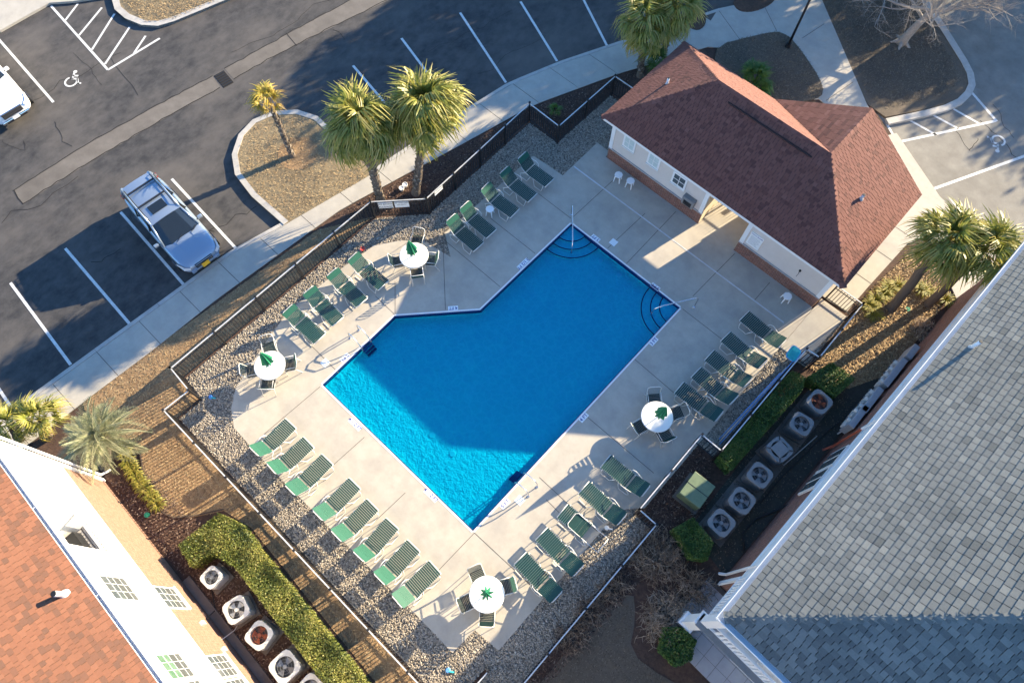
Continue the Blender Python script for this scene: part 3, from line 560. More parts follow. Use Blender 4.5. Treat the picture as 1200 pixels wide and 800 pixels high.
def caps(root, a, b, n1, n2, m, wd=.15, ln=.24, thick=.02, name='ridge_cap', stuff=True, tones=tone_r):
    a, b = Vector(a), Vector(b); d = (b-a); L_ = d.length; d = d/L_; s1 = d.cross(n1).normalized(); s2 = d.cross(n2).normalized(); up = (n1+n2).normalized()
    if s1.dot(up) > 0: s1 = -s1
    if s2.dot(up) > 0: s2 = -s2
    if s1.dot(s2) > .9: s2 = -s1
    n = int(L_/ln); mb = MB()
    for k in range(n):
        p = a+d*k*ln; q = a+d*((k+1)*ln*1.0+.03); q_ = q if (q-a).length < L_ else b; m_ = mb if stuff else MB(); u0 = up*(thick+.006); u1 = up*.014
        m_.add([p+s1*wd+u0*.7, p+u0, p+s2*wd+u0*.7, q_+s1*wd+u1, q_+u1, q_+s2*wd+u1, p+s1*wd, p, p+s2*wd], [(0,1,4,3),(1,2,5,4),(0,6,7,1),(1,7,8,2)], tones())
        if not stuff: m_.build(name, m, root)
    if stuff: o = mb.build(name, m, root); o['kind'] = 'stuff'
def pipe_vent(loc, h, r, m, label, tiltm=None):
    e = empty('vent_pipe', loc); tag(e, label, 'vent pipe', 'vent pipes on the roofs'); MB().cyl((0,0,-.12), r, r, h+.12, 14).build('pipe', m, e, True); MB().cyl((0,0,h), r*1.02, r*.8, .012, 14).build('bore', 'metal_black', e); MB().cyl((0,0,-.14), r*2.4, r*1.15, .2, 14).build('boot', 'rail_pale', e)

# ------------------------------------------------------------------ clubhouse
EZ, RZ_ = 2.8, 5.0; X0, X1, Y0, Y1 = -10.94, 1.12, 17.33, 23.14; ra, rb, ym = -7.66, -2.45, 20.25; wl = -6.02
ch = empty('clubhouse', (0,0,0)); tag(ch, 'pool clubhouse with red-brown shingle roof, pink wall and brick base', 'building')
wx0, wx1, wy0, wy1 = -10.52, .74, 17.75, 22.72; bz = .72
def ch_block(x0, x1):
    MB().span(x0, x1, wy0-.0, wy1, .0, bz).build('brick_base', 'brick_red', ch); MB().span(x0+.03, x1-.03, wy0+.03, wy1-.03, bz+.05, EZ-.03).build('wall', 'stucco', ch)
    MB().span(x0-.02, x1+.02, wy0-.03, wy1+.03, bz, bz+.05).build('ledge', 'pavers', ch)
ch_block(wx0, -5.27); ch_block(-3.29, wx1)
for x in (-5.262, -3.298): MB().span(x-.006, x+.006, wy0+.05, wy1-.05, .0, EZ-.04).build('passage_wall', 'cream', ch)
MB().span(-5.25,-3.31, wy0+.05, wy1-.05, EZ-.10, EZ-.05).build('passage_ceiling', 'white_trim', ch)
MB().span(-5.25,-3.31, wy0-.0, wy1+1.6, -.04, .002).build('passage_floor', 'walk', ch)
for x in (-5.37, -3.19, wx0+.08, wx1-.08): MB().span(x-.09, x+.09, wy0-.012, wy0+.15, bz+.05, EZ-.03).build('corner_trim', 'white_trim', ch)
for x, yy in ((wx0+.01,18),(wx1-.01,18)): MB().span(x-.025, x+.025, wy0+.15, wy0+.33, bz+.05, EZ-.03).build('corner_trim', 'white_trim', ch)
for x0, x1, y0, y1 in ((X0+.05,X1-.05,Y0+.03,Y0+.06),(X0+.03,X0+.06,Y0+.06,Y1-.05),(X1-.06,X1-.03,Y0+.06,Y1-.05),(X0+.06,wl,Y1-.06,Y1-.03)): MB().span(x0,x1,y0,y1,EZ-.17,EZ-.012).build('fascia', 'white_trim', ch)
MB().span(X0+.08,X1-.08,Y0+.08,Y1-.08,EZ-.06,EZ-.035).build('soffit', 'white_trim', ch)
A, B, Cc, D = (X0,Y0,EZ),(X1,Y0,EZ),(X1,Y1,EZ),(X0,Y1,EZ); P, Q, Wf, Wl = (ra,ym,RZ_),(rb,ym,RZ_),(rb,Y1+.05,RZ_),(wl,Y1,EZ)
cf = {}
for k, pts in dict(front=[A,B,Q,P], left=[D,A,P], right=[B,Cc,Wf,Q], back=[Wl,D,P,Q], wing=[Wl,Q,Wf]).items():
    if k == 'wing': pts = [Vector((wl,ym,EZ)), Vector((wl,Y1+.05,EZ)), Vector(Wf), Vector(Q)]
    _, ud, vd, nn = (face_tiles([Vector(p) for p in pts], 1, 1, 0)); cf[k] = nn
roof_face(ch, [A,B,Q,P], .175, .14, .018, 'shingle_red', 'under_red', tones=tone_b); roof_face(ch, [D,A,P], .175, .14, .018, 'shingle_red', 'under_red', tones=tone_b)
roof_face(ch, [B,Cc,Wf,Q], .175, .14, .018, 'shingle_red', 'under_red', tones=tone_b); roof_face(ch, [Wl,D,P,Q], .175, .14, .018, 'shingle_red', 'under_red', tones=tone_b)
# the wing's other slope is a triangle: its courses run along Y from the valley to the gable
def wing():
    mb = MB(); nn = cf['wing']; th = .145; slope = math.hypot(rb-wl, RZ_-EZ); n = int(slope/th)
    vd = Vector((rb-wl,0,RZ_-EZ)).normalized(); ud = Vector((0,-1,0))
    for r in range(n+1):
        f = min(1,(r+.5)*th/slope); yv = Y1+(ym-Y1)*f; y = Y1+.05; 
        while y > yv:
            wv = min(.32*random.uniform(.75,1.25), y-yv)
            if wv > .05: tile_geo(mb, Vector((wl,y,EZ))+vd*r*th, wv-.01, min(th*1.25, slope-r*th+.01), ud, vd, nn, .016, tone_r())
            y -= wv
    o = mb.build('shingles', 'shingle_red', ch); o['kind'] = 'stuff'; MB().add([Wl, Wf, Q], [(0,1,2)]).build('roof_deck', 'under_red', ch)
wing()
MB().add([(wl+.1,Y1-.06,EZ-.02),(X1-.1,Y1-.06,EZ-.02),(rb,Y1-.06,RZ_-.08)], [(0,1,2)]).build('gable', 'white_siding', ch)
MB().span(wl+.1,X1-.06,Y1-.10,Y1-.02,EZ-.18,EZ-.02).build('fascia', 'white_trim', ch)
for a, b, k1, k2 in ((A,P,'front','left'),(D,P,'left','back'),(B,Q,'front','right'),(P,Q,'front','back'),(Q,Wf,'right','wing')): caps(ch, a, b, cf[k1], cf[k2], 'shingle_red', .16, .22, .018)
MB().box(((ra+rb)/2+.2,ym-.42,RZ_-.255), (3.9,.05,.05), 0).build('ridge_vent_shadow', 'under_red', ch)  # dark strip standing in for the shadow line below the ridge
def chwin(x0, x1, z0, z1, blind):
    wn = MB().span(x0-.09,x1+.09,wy0-.012,wy0+.028,z0-.09,z1+.09).build('window', 'white_trim', ch); MB().span(x0,x1,wy0-.018,wy0-.008,z0,z1).build('pane', 'blind' if blind else 'glass_window', wn)
    MB().span((x0+x1)/2-.012,(x0+x1)/2+.012,wy0-.026,wy0-.019,z0,z1).build('muntin', 'white_trim', wn); MB().span(x0,x1,wy0-.0265,wy0-.0185,(z0+z1)/2-.012,(z0+z1)/2+.012).build('muntin', 'white_trim', wn)
    MB().span(x0-.1,x1+.1,wy0-.05,wy0-.013,z0-.12,z0-.085).build('sill', 'white_trim', wn)
chwin(-9.78,-9.30,1.55,2.12,True); chwin(-8.42,-7.95,1.55,2.12,True); chwin(-7.06,-6.5,1.45,2.0,False)
pb = empty('pay_phone_box', (-6.0,wy0-.0,1.08)); tag(pb, 'grey wall box with dark panel beside the breezeway opening', 'wall box'); MB().span(-.30,.30,-.22,.02,-.22,.26).build('housing', 'ac_grey', pb, bevel=.02); MB().span(-.2,.2,-.23,-.219,-.17,.1).build('panel', 'ink_black', pb); MB().span(-.17,-.1,-.26,-.231,-.12,.06).build('handset', 'metal_black', pb)
bd = empty('rules_board', (-2.72,wy0-.0,1.4)); tag(bd, 'white rules board with blue heading on the clubhouse wall', 'notice board'); MB().span(-.30,.30,-.02,.028,-.42,.42).build('panel', 'sign_white', bd); text_mesh('POOL RULES', .095, 'ink_blue', bd, (0,-.022,.33), (R(90),0,0))
for k in range(11): MB().span(-.24,.24-.1*random.random(),-.0225,-.0205,.20-k*.052,.212-k*.052).build('text_line', 'meter_grey', bd)
sp = empty('wall_tap', (-.55,wy0,1.55)); tag(sp, 'small dark bracket and hose fitting on the clubhouse wall', 'bracket'); MB().tube([(0,.03,0),(0,-.1,0),(.02,-.13,-.05),(.02,-.13,-.3)], .012, 6).build('spout', 'metal_black', sp); MB().cyl((0,-.02,-.02), .05, .05, .04, 10).build('rose', 'metal_black', sp)
gt = empty('breezeway_gate', (0,0,0)); tag(gt, 'black picket gate at the far end of the clubhouse breezeway', 'gate')
for x in (-5.2,-4.28,-3.36): MB().span(x-.03,x+.03,22.55,22.61,0,1.7).build('post', 'metal_black', gt)
for z in (.12,1.4): MB().span(-5.17,-3.39,22.56,22.60,z-.02,z+.02).build('rail', 'metal_black', gt)
pk = MB()
for k in range(14): x = -5.1+k*.122; pk.span(x-.009,x+.009,22.57,22.59,.05,1.6)
pk.build('pickets', 'metal_black', gt)['kind'] = 'stuff'
MB().span(-4.0,-3.8,22.54,22.62,.5,1.15).build('lock_plate', 'metal_black', gt)
def on_face(p0, nn, x, y): return p0[2]-(nn.x*(x-p0[0])+nn.y*(y-p0[1]))/nn.z
vx, vy = S(783,94,3.9); pipe_vent((vx,vy,on_face(A,cf['left'],vx,vy)), .32, .05, 'white_plastic', 'white vent pipe on the sunlit left hip of clubhouse roof')
vx, vy = S(1007,235,3.7); pipe_vent((vx,vy,on_face(B,cf['right'],vx,vy)), .25, .06, 'rail_pale', 'squat vent on the orange-lit hip of clubhouse roof')
sheet('side_walk', [(1.15,18.5),(1.95,18.6),(1.98,20.2),(2.1,23.2),(2.6,24.3),(3.6,24.2),(4.6,22.6),(5.6,21.8),(7,22),(7,26),(2.6,26.2),(1.9,26.4),(-1.4,28.2),(-1.75,27.6),(1.12,25.6),(.7,22.7),(.76,18.5)], -.002, 'walk', .15)
sheet('gate_landing', [(.835,15.25),(1.9,15.45),(2.05,18.36),(.835,18.36)], -.001, 'walk', .1)
for y in (20.4,22.0,23.6): o = MB().add([(.8,y,.003),(2.1,y,.003),(2.1,y+.02,.003),(.8,y+.02,.003)], [(0,1,2,3)]).build('walk_joint', 'joint'); o['kind'] = 'structure'

# ------------------------------------------------------------------ apartment block by the hedge (white over tan brick)
LB = empty('apartment_block', (-14.9,-6.83,0), R(-1.8)); tag(LB, 'two storey block of tan brick and white siding under orange-brown shingles', 'building')
BZ, TZ = 2.85, 6.88; LBx = 26
MB().span(0,LBx,-12,0,-.05,BZ).build('brick_wall', 'brick_tan', LB)
for x0,x1,z0,z1 in ((0,2.55,BZ,TZ),(4.25,LBx,BZ,TZ),(2.55,4.25,BZ,3.05),(2.55,4.25,6.0,TZ)): MB().span(x0,x1,-.3,.015,z0,z1).build('siding_wall', 'white_siding', LB)
for k in range(1,27):
    z = BZ+k*.148
    for x0, x1 in ((0.1,2.5),(4.3,LBx)): MB().span(x0,x1,.013,.021,z-.008,z+.0).build('siding_lap', 'white_siding', LB)
MB().span(0,LBx,-12,-1.6,BZ,TZ).build('inner_wall', 'white_siding', LB)
MB().span(2.56,4.24,-1.6,-.01,BZ,3.03).build('balcony_floor', 'bark_dark', LB)
for k in range(9): MB().span(2.57,4.23,-1.5+k*.165,-1.36+k*.165,3.03,3.045).build('floor_board', 'pavers', LB)
MB().span(2.7,3.3,-1.1,-.6,3.045,3.5).build('balcony_chair', 'black_plastic', LB)
MB(); MB().span(3.1,3.9,-1.62,-1.57,3.1,5.2).build('balcony_door', 'glass_window', LB)
MB().span(2.56,4.24,-1.6,-.3,6.15,6.3).build('balcony_ceiling', 'white_trim', LB)
for s in (2.55,4.25): MB().span(s-.008,s+.008,-1.6,-.31,3.03,6.15).build('balcony_cheek', 'white_siding', LB)
for z in (3.14,4.0): MB().span(2.56,4.24,-.09,-.03,z,z+.05).build('balcony_rail', 'white_trim', LB)
for k in range(13): MB().span(2.66+k*.125,2.69+k*.125,-.075,-.045,3.19,4.0).build('baluster', 'white_trim', LB)
MB().span(-.012,LBx,.002,.05,BZ-.06,BZ+.02).build('belt_trim', 'white_trim', LB)
MB().span(-.06,.10,-.2,.05,-.02,TZ).build('corner_board', 'white_trim', LB); MB().span(-.06,.02,-3,-.2,-.02,.5).build('base_course', 'pavers', LB)
MB().tube([(-.1,.12,TZ-.1),(-.1,.12,.25),(-.1,.45,.08)], .045, 8).build('downspout', 'white_trim', LB)
MB().span(5.2,LBx,.02,.32,-.05,.04).build('foundation', 'asphalt_strip', LB)
def lwin(x0, x1, z0, z1, glass, blindside):
    wn = MB().span(x0-.06,x1+.06,-.02,.035,z0-.06,z1+.06).build('window', 'white_trim', LB); MB().span(x0-.09,x1+.09,.03,.10,z0-.10,z0-.06).build('sill', 'white_trim', wn); xm = (x0+x1)/2
    zm = (z0+z1)/2
    for (a,b), g in zip(((z0,zm-.02),(zm+.02,z1)), (blindside, glass)):
        MB().span(x0,x1,.026,.042,a,b).build('pane', g, wn)
        for q in (1,2): xx = x0+(x1-x0)*q/3; MB().span(xx-.006,xx+.006,.043,.05,a,b).build('muntin', 'white_trim', wn)
        MB().span(x0,x1,.0435,.0505,(a+b)/2-.006,(a+b)/2+.006).build('muntin', 'white_trim', wn)
    if z1 < BZ:
        for k in range(int((x1-x0+.1)/.08)): MB().span(x0-.03+k*.08,x0+.035+k*.08,.0,.045,z0-.26,z0-.09,).build('sill_brick', 'brick_tan', wn)
lwin(5.45,6.3,4.35,5.65,'glass_window','screen_grey'); lwin(5.65,6.5,1.35,2.72,'glass_window','screen_grey')
for k in range(2): lwin(8.35+k*.98,9.15+k*.98,4.4,5.75,'glass_green','screen_grey'); lwin(8.55+k*.98,9.35+k*.98,1.35,2.72,'glass_window','screen_grey')
for k in range(2): lwin(13.2+k*.98,14.0+k*.98,4.4,5.75,'glass_green','screen_grey')
for x0,x1,z0,z1 in ((2.9,3.1,3.25,6.0),(4.45,4.62,3.2,6.1)): pass
for x, z in ((7.1,1.0),(8.25,.9)): MB().span(x,x+.16,.0,.1,z,z+.22).build('wall_outlet', 'ac_pale', LB)
LE = [(-.4,.14,6.95),(LBx+.4,.14,6.95),(LBx+.4-6.5,-6.36,10.37),(6.1,-6.36,10.37)]
tl, ud, vd, nnF = face_tiles(LE, .17, .13, .016, .35); mb = MB()
for p, wv, hv, row in tl:
    if p.x < 15: tile_geo(mb, p, wv, hv, ud, vd, nnF, .016, (random.uniform(0,.2) if random.random() < .3 else random.uniform(.4,.9)))
mb.build('shingles', 'shingle_orange', LB)['kind'] = 'stuff'
MB().add(LE+[(-.4,-12.6,6.95),(LBx+.4,-12.6,6.95)], [(0,1,2,3),(4,0,3),(5,4,3,2),(1,5,2)]).build('roof_deck', 'under_orange', LB)
MB().span(-.4,LBx+.4,.05,.13,6.76,6.91).build('fascia', 'white_trim', LB); MB().span(-.3,LBx+.3,.016,.05,6.84,6.9).build('soffit', 'white_trim', LB)
gtr = MB(); gtr.span(-.42,LBx+.4,.132,.142,6.79,6.93).span(-.42,LBx+.4,.235,.25,6.79,6.93).span(-.42,LBx+.4,.142,.235,6.79,6.805); gtr.build('gutter', 'gutter_white', LB)
for x in (3.2,6.4,9.6): MB().span(x,x+.02,.142,.235,6.9,6.925).build('gutter_strap', 'gutter_white', LB)
vx, vy = S(45,694,8.2); Mi = Matrix.Translation((-14.9,-6.83,0)) @ Matrix.Rotation(R(-1.8),4,'Z'); lv = Mi.inverted() @ Vector((vx,vy,0)); zz = 6.95+(.14-lv.y)*(10.37-6.95)/6.5
pipe_vent((vx,vy,zz), .42, .075, 'rail_pale', 'grey vent pipe on the orange-brown shingle roof')

# ------------------------------------------------------------------ building with the grey shingle roof
EY = 6.3; RB = empty('grey_roof_building', (3.98,4.05,0), R(-2.0)); tag(RB, 'two storey brick and white building under grey hipped shingle roof', 'building')
pit = .6; DX, DY = 14.0, 18.4
MB().span(.42,DX,2.1,DY,-.05,2.55).build('brick_wall', 'brick_red', RB); MB().span(.40,DX,2.1,DY,2.55,EY-.05).build('siding_wall', 'white_siding', RB)
MB().span(2.2,DX,.42,2.1,-.05,EY-.05).build('inner_wall', 'white_siding', RB)
MB().span(.37,DX,2.08,DY,2.5,2.6).build('belt_trim', 'white_trim', RB); MB().span(.36,.44,2.05,2.2,0,EY-.05).build('corner_board', 'white_trim', RB)
def rwin(y0, y1, z0, z1):
    wn = MB().span(.352,.43,y0-.08,y1+.08,z0-.08,z1+.08).build('window', 'white_trim', RB); MB().span(.340,.36,y0,y1,z0,z1).build('pane', 'glass_window', wn); MB().span(.33,.345,(y0+y1)/2-.015,(y0+y1)/2+.015,z0,z1).build('muntin', 'white_trim', wn)
for y in (6.4,7.5): rwin(y,y+.85,1.0,2.3); rwin(y+.3,y+1.15,3.6,4.9)
rwin(12.2,13.4,3.6,4.9)
# corner balcony and its column
MB().span(.32,2.2,.35,2.08,2.62,2.8).build('balcony_slab', 'white_trim', RB); MB().span(2.2,9,-.0+.2,.41,2.62,2.8).build('balcony_edge', 'white_trim', RB)
cb = MB().span(.1,.62,.0,.52,0,.55).build('column_base', 'white_trim', RB); MB().span(.18,.54,.08,.44,.55,2.62).build('column', 'white_trim', RB); MB().span(.22,.5,.12,.40,2.8,EY-.06).build('column', 'white_trim', RB); MB().span(.12,.6,.02,.5,2.5,2.62).build('capital', 'white_trim', RB)
for z in (2.9,3.78): MB().span(.26,.33,.42,2.05,z,z+.06).build('balcony_rail', 'white_trim', RB); MB().span(.5,8.5,.14,.21,z,z+.06).build('balcony_rail', 'white_trim', RB)
for k in range(13): MB().span(.275,.315,.5+k*.12,.54+k*.12,2.96,3.78).build('baluster', 'white_trim', RB)
for k in range(40): MB().span(.72+k*.16,.80+k*.16,.155,.195,2.96,3.78).build('baluster', 'white_trim', RB)
MB().span(.2,9,-.02,.2,2.55,2.63).build('balcony_fascia', 'ac_grey', RB)
ML = Matrix.Translation((3.98,4.05,0)) @ Matrix.Rotation(R(-2.0),4,'Z')
pv = MB().span(.0,9,-.62,2.05,-.08,-.012).build('porch_floor', 'joint', RB)
for i in range(18):
    for j in range(5):
        x0, y0 = .0+i*.5, -.62+j*.5
        if x0 > 1.2 and j > 2: continue
        MB().span(x0+.006,x0+.494,y0+.006,min(y0+.494,2.04),-.03,.0+random.uniform(0,.004)).build('paver', 'pavers', RB)
hx_ = 7.0; hz = EY+hx_*pit
FW = [(0,DY,EY),(0,0,EY),(hx_,hx_,hz),(hx_,DY-hx_,hz)]; FS = [(0,0,EY),(DX,0,EY),(hx_,hx_,hz)]
nW = face_tiles(FW,1,1,0)[3]; nS = face_tiles(FS,1,1,0)[3]
def grey_roof():
    cands = []
    for fi_, (F_, m_) in enumerate(((FW,'shingle_grey'),(FS,'shingle_grey'))):
        tl, ud, vd, nn = face_tiles(F_, .245 if fi_ == 0 else .21, .195 if fi_ == 0 else .16, .02, .1 if fi_ == 0 else .35)
        for p, wv, hv, row in tl:
            c = ML @ (p+ud*wv/2+vd*hv/2); d = c-Vector((0,0,CAM_H)); X = c.x*math.cos(HEAD)+c.y*math.sin(HEAD); Y = -c.x*math.sin(HEAD)+c.y*math.cos(HEAD); ct, st = math.cos(TILT), math.sin(TILT)
            cy = Y*ct+(c.z-CAM_H)*st; cz = -Y*st+(c.z-CAM_H)*ct; u = 600+FPX*X/-cz; v = 400-FPX*cy/-cz
            cands.append((-100 < u < 1330 and -100 < v < 930, d.length, fi_, p, wv, hv, ud, vd, nn, m_))
    vis = sorted([c for c in cands if c[0] and c[2] == 0], key=lambda c: c[1])[:225]+sorted([c for c in cands if c[0] and c[2] == 1], key=lambda c: c[1])[:75]
    top = set(id(c) for c in vis); rest = {0: MB(), 1: MB()}
    for c in cands:
        _, _, fi_, p, wv, hv, ud, vd, nn, m_ = c; mb = MB() if id(c) in top else rest[fi_]
        tile_geo(mb, p, wv, hv, ud, vd, nn, .030, min(1,max(0,random.gauss(.55,.2))) if fi_ == 0 else (random.uniform(0,.15) if random.random() < .3 else random.uniform(.2,.75)))
        if id(c) in top: mb.build('shingle', m_, RB)
    for k, m_ in ((0,'shingle_grey'),(1,'shingle_grey')): rest[k].build('shingles', m_, RB)['kind'] = 'stuff'
grey_roof()
dz = .03
MB().add([(p[0],p[1],p[2]-.004) for p in FW]+[(DX,0,EY-.004),(DX,DY,EY-.004)], [(0,1,2,3),(1,4,2),(4,5,3,2),(5,0,3)]).build('roof_deck', 'under_grey', RB)
caps(RB, (0,0,EY), (hx_,hx_,hz), nW, nS, 'shingle_grey', .17, .235, .02, 'ridge_cap', False)
MB().span(.0,.03,.0,DY,EY-.2,EY-.01).build('fascia', 'gutter_white', RB); MB().span(.03,DX,.0,.03,EY-.2,EY-.01).build('fascia', 'gutter_white', RB); MB().span(.03,.42,.03,DY,EY-.09,EY-.06).build('soffit', 'white_trim', RB); MB().span(.42,DX,.03,.42,EY-.09,EY-.06).build('soffit', 'white_trim', RB)
g1 = MB().span(-.145,-.13,-.14,DY,EY-.15,EY-.01).span(-.13,-.002,-.14,DY,EY-.15,EY-.135); g1.build('gutter', 'gutter_white', RB); g2 = MB().span(-.13,DX,-.145,-.13,EY-.15,EY-.01).span(-.0,DX,-.13,-.002,EY-.15,EY-.135); g2.build('gutter', 'gutter_white', RB)
def dspout(y, kick):
    e = MB().tube([(-.06,y,EY-.12),(-.06,y,EY-.3),(.30,y-.05,EY-.75),(.30,y-.05,2.7)], .05, 4).build('downspout', 'white_trim', RB)
    MB().tube([(.30,y-.05,2.7),(.33,y-.05,.35),(.16,y-.05-kick,.10)], .05, 4).build('lower_pipe', 'pipe_brick' if y > 5 else 'white_trim', e)
dspout(9.1,.3); dspout(2.5,.1)
vx, vy = S(1163,392,7.6); lv = ML.inverted() @ Vector((vx,vy,0)); pipe_vent((vx,vy,EY+lv.x*pit), .45, .055, 'white_plastic', 'white vent pipe on the grey shingle roof')

# ================================================================== GROUND COVER SHEETS
straw_poly = [(-18.0,-2.2),(-17.4,6),(-16.1,8.15),(-16.08,-2.3),(-14.9,-2.4),(-14.9,-3.5),(-1,-3.42),(-1,-4.5),(-9.4,-4.1)]+pxs((262,598),(225,606),(200,606),(182,592),(170,566),(163,530),(130,500))+[(-17.0,-6.0),(-18.2,-5.6)]
sheet('straw_bed', straw_poly, -.03, 'straw_bed')
kerb_line('bed_edging', pxs((163,528),(166,548),(170,566),(175,580),(182,592),(192,602),(203,607),(225,605),(262,597)), .05, 1, .0, 'bark_dark')
sheet('brown_lawn', rnd_smooth([(1.9,-6),(1.9,2.5),(2.3,3.9),(3.0,3.2),(3.5,2.2),(5.0,2.4),(7,3.2),(12,3.2),(12,-6)], 1), -.03, 'brown_lawn')
sheet('bare_soil', [(2.5,6.9),(4.45,6.5),(4.75,18),(3.9,18),(3.4,16.6),(2.4,13.5)], -.028, 'mossy_soil')
sheet('palm_bed', rnd_smooth([(2.2,15.4),(2.15,20.4),(2.45,23.1),(3.1,23.6),(4.2,22.4),(4.75,21.4),(4.8,17.5),(3.6,15.2)], 1), -.026, 'straw_bed')
slivers('dry_grass', isl1_in, 230, .10, .014, .0, 'straw', 'short dormant golden grass covering the lot island', 'grass', lift=.05, tilt=.5, mean=.55)
slivers('dry_grass', [(-36,8.2),(-33.3,8.1),(-32.4,9.2),(-31.6,12.5),(-36,12.5)], 300, .10, .016, .0, 'straw', 'short dormant golden grass on the kerbed corner island', 'grass', lift=.05, tilt=.5, mean=.55)
slivers('dry_grass', [(-4.3+(p[0]+4.3)*.86, 32.4+(p[1]-32.4)*.88) for p in lawn_tr], 260, .10, .018, -.01, 'straw_dim', 'patchy brown grass and leaf litter under the bare tree', 'grass', lift=.05, tilt=.5)
slivers('dry_grass', grass_isl, 260, .10, .018, .02, 'straw_dim', 'grey-brown dormant grass around the lamp post', 'grass', lift=.05, tilt=.5)
slivers('pine_straw', straw_poly, 380, .13, .014, -.03, 'straw', 'golden pine straw strewn along the outside of the fence', 'pine straw', lift=.012, tilt=.12, mean=.45)
slivers('bark_mulch', [(-14.6,-6.7),(-14.4,-5.6),(-11,-5.3),(-9.6,-4.4),(-3,-4.6),(-3,-7.1)], 300, .09, .03, -.04, 'chips', 'red-brown bark mulch beside the tan brick wall', 'mulch', lift=.03, tilt=.3, mean=.55)
slivers('bark_mulch', [(-17.4,7.0),(-16.0,8.4),(-14.5,10),(-14.7,16.7),(-13,16.9),(-12.9,21),(-12.4,24),(-13.2,22),(-15.0,17.7),(-16,13.2)], 300, .08, .03, -.04, 'chips', 'dark bark mulch in the bed under the roadside palms', 'mulch', lift=.03, tilt=.3, mean=.4)
slivers('bark_mulch', [(1.5,-5),(1.5,6),(.8,6),(.8,9.6),(1.6,9.6),(2.5,8),(2.3,3),(1.9,-5)], 320, .09, .03, -.03, 'chips', 'dark wet mulch between fence and brown lawn', 'mulch', lift=.03, tilt=.3, mean=.45)
slivers('leaf_litter', [(2.2,15.4),(2.15,20.4),(2.45,23.1),(3.1,23.6),(4.2,22.4),(4.75,21.4),(4.8,17.5),(3.6,15.2)], 420, .11, .03, -.026, 'straw', 'tan leaf litter over the bed with two leaning palms', 'leaf litter', lift=.04, tilt=.35, mean=.5)
slivers('leaf_litter', [(2.5,6.9),(4.4,6.5),(4.6,15.4),(3.4,15.6),(2.4,13.5)], 90, .07, .025, -.026, 'straw_dim', 'sparse dead leaves between the condensers and the brick wall', 'leaf litter', lift=.02, tilt=.3, mean=.35)
slivers('lawn_grass', [(2.0,-5),(2.0,2.4),(2.6,3.6),(3.5,2.2),(5.0,2.4),(7,3.2),(7,-3)], 380, .07, .012, -.028, 'straw_dim', 'short brown dormant lawn beside the dry shrubs', 'grass', lift=.04, tilt=.5, mean=.4)

# ================================================================== POOL FURNITURE
def bow(p, q, h, n=6): return [(p[0]+(q[0]-p[0])*k/n, p[1]+(q[1]-p[1])*k/n, p[2]+(q[2]-p[2])*k/n+h*math.sin(math.pi*k/n)) for k in range(n+1)]
def make_lounger(ang, fold=False, pad='strap_light'):
    """local: foot end at x=0, head towards +x, seat 0.36 m high"""
    e = empty('pool_lounger'); W_, Ls, Lb, zs = .31, 1.18, .74, .36; c, s = math.cos(ang), math.sin(ang); hb = (Ls, 0, zs)
    bk = lambda t, y, o=0: (Ls+t*c-o*s, y, zs+t*s+o*c)
    fr = MB().tube([(0,-W_,zs),(0,W_,zs)], .016, 6)
    for y in (-W_,W_): fr.tube([(0,y,zs),(Ls+(.72 if fold else .0),y,zs)], .016, 6)
    if fold: fr.tube([(Ls+.72,-W_,zs),(Ls+.72,W_,zs)], .016, 6)
    fr.build('seat_frame', 'frame_white', e, True)
    b = MB().tube([bk(0,-W_),bk(Lb-.08,-W_),bk(Lb,-W_+.08),bk(Lb,W_-.08),bk(Lb-.08,W_),bk(0,W_)], .016, 6); b.build('back_frame', 'frame_white', e, True)
    for y, sg in ((-W_,-1),(W_,1)):
        lg = MB().tube([(.12,y,zs),(.10,y+sg*.07,.28),(.16,y+sg*.09,.02),(.55,y+sg*.09,.02),(.62,y+sg*.07,.25),(.72,y,zs)], .014, 6); lg.build('leg', 'frame_white', e, True)
        lg = MB().tube([(.86,y,zs),(.92,y+sg*.08,.22),(1.0,y+sg*.10,.02),(1.36,y+sg*.10,.02),(1.42,y+sg*.08,.2),(1.2,y+sg*.02,zs)], .014, 6); lg.build('leg', 'frame_white', e, True)
        if not fold: MB().tube([(.95,y+sg*.02,zs),(1.0,y+sg*.07,zs+.14),(1.15,y+sg*.08,zs+.19),bk(.3,y+sg*.03)], .013, 6).build('armrest', 'frame_white', e, True)
    st = MB(); n = 15
    for k in range(n):
        x = .03+k*(Ls-.05)/n; st.box((x+.027,0,zs+.017), (.061,2*W_+.03,.006), 0)
    st.build('seat_straps', 'strap_green', e)
    st = MB(); M_ = Matrix.Rotation(-ang, 3, 'Y')
    for k in range(13):
        t = .05+k*(Lb-.08)/13; st.box(bk(t+.022,0,.017), (.044,2*W_+.03,.006), 0, .5, M_)
    st.build('back_straps', 'strap_green', e)
    hd = MB()
    for k in range(5): hd.box(bk(Lb-.24+k*.048,0,.024), (.046,2*W_+.035,.006), 0, .5, M_)
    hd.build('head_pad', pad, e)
    return e
def make_lounger_sunlit(ang):
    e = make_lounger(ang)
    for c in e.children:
        if c.name.startswith('back_straps'): c.data.materials[0] = M['strap_light']  # sunlight on the raised back painted in as paler straps
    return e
def place_row(proto, feet, rz, texts, group, jig=.06, z=.36):
    protos = proto if isinstance(proto, list) else [proto]; used = set()
    for i, ((u, v), tx) in enumerate(zip(feet, texts)):
        k = (i*5+i//3) % len(protos); o = copy_tree(protos[k]) if k in used else protos[k]; used.add(k); x, y = S(u, v, z); o.location = (x, y, 0); o.rotation_euler = (0,0,rz+random.uniform(-jig,jig)); tag(o, tx, 'lounge chair', group)
row1 = [(341,496),(362,518),(384,538),(416,566),(437,591),(460,613),(485,639),(510,664)]
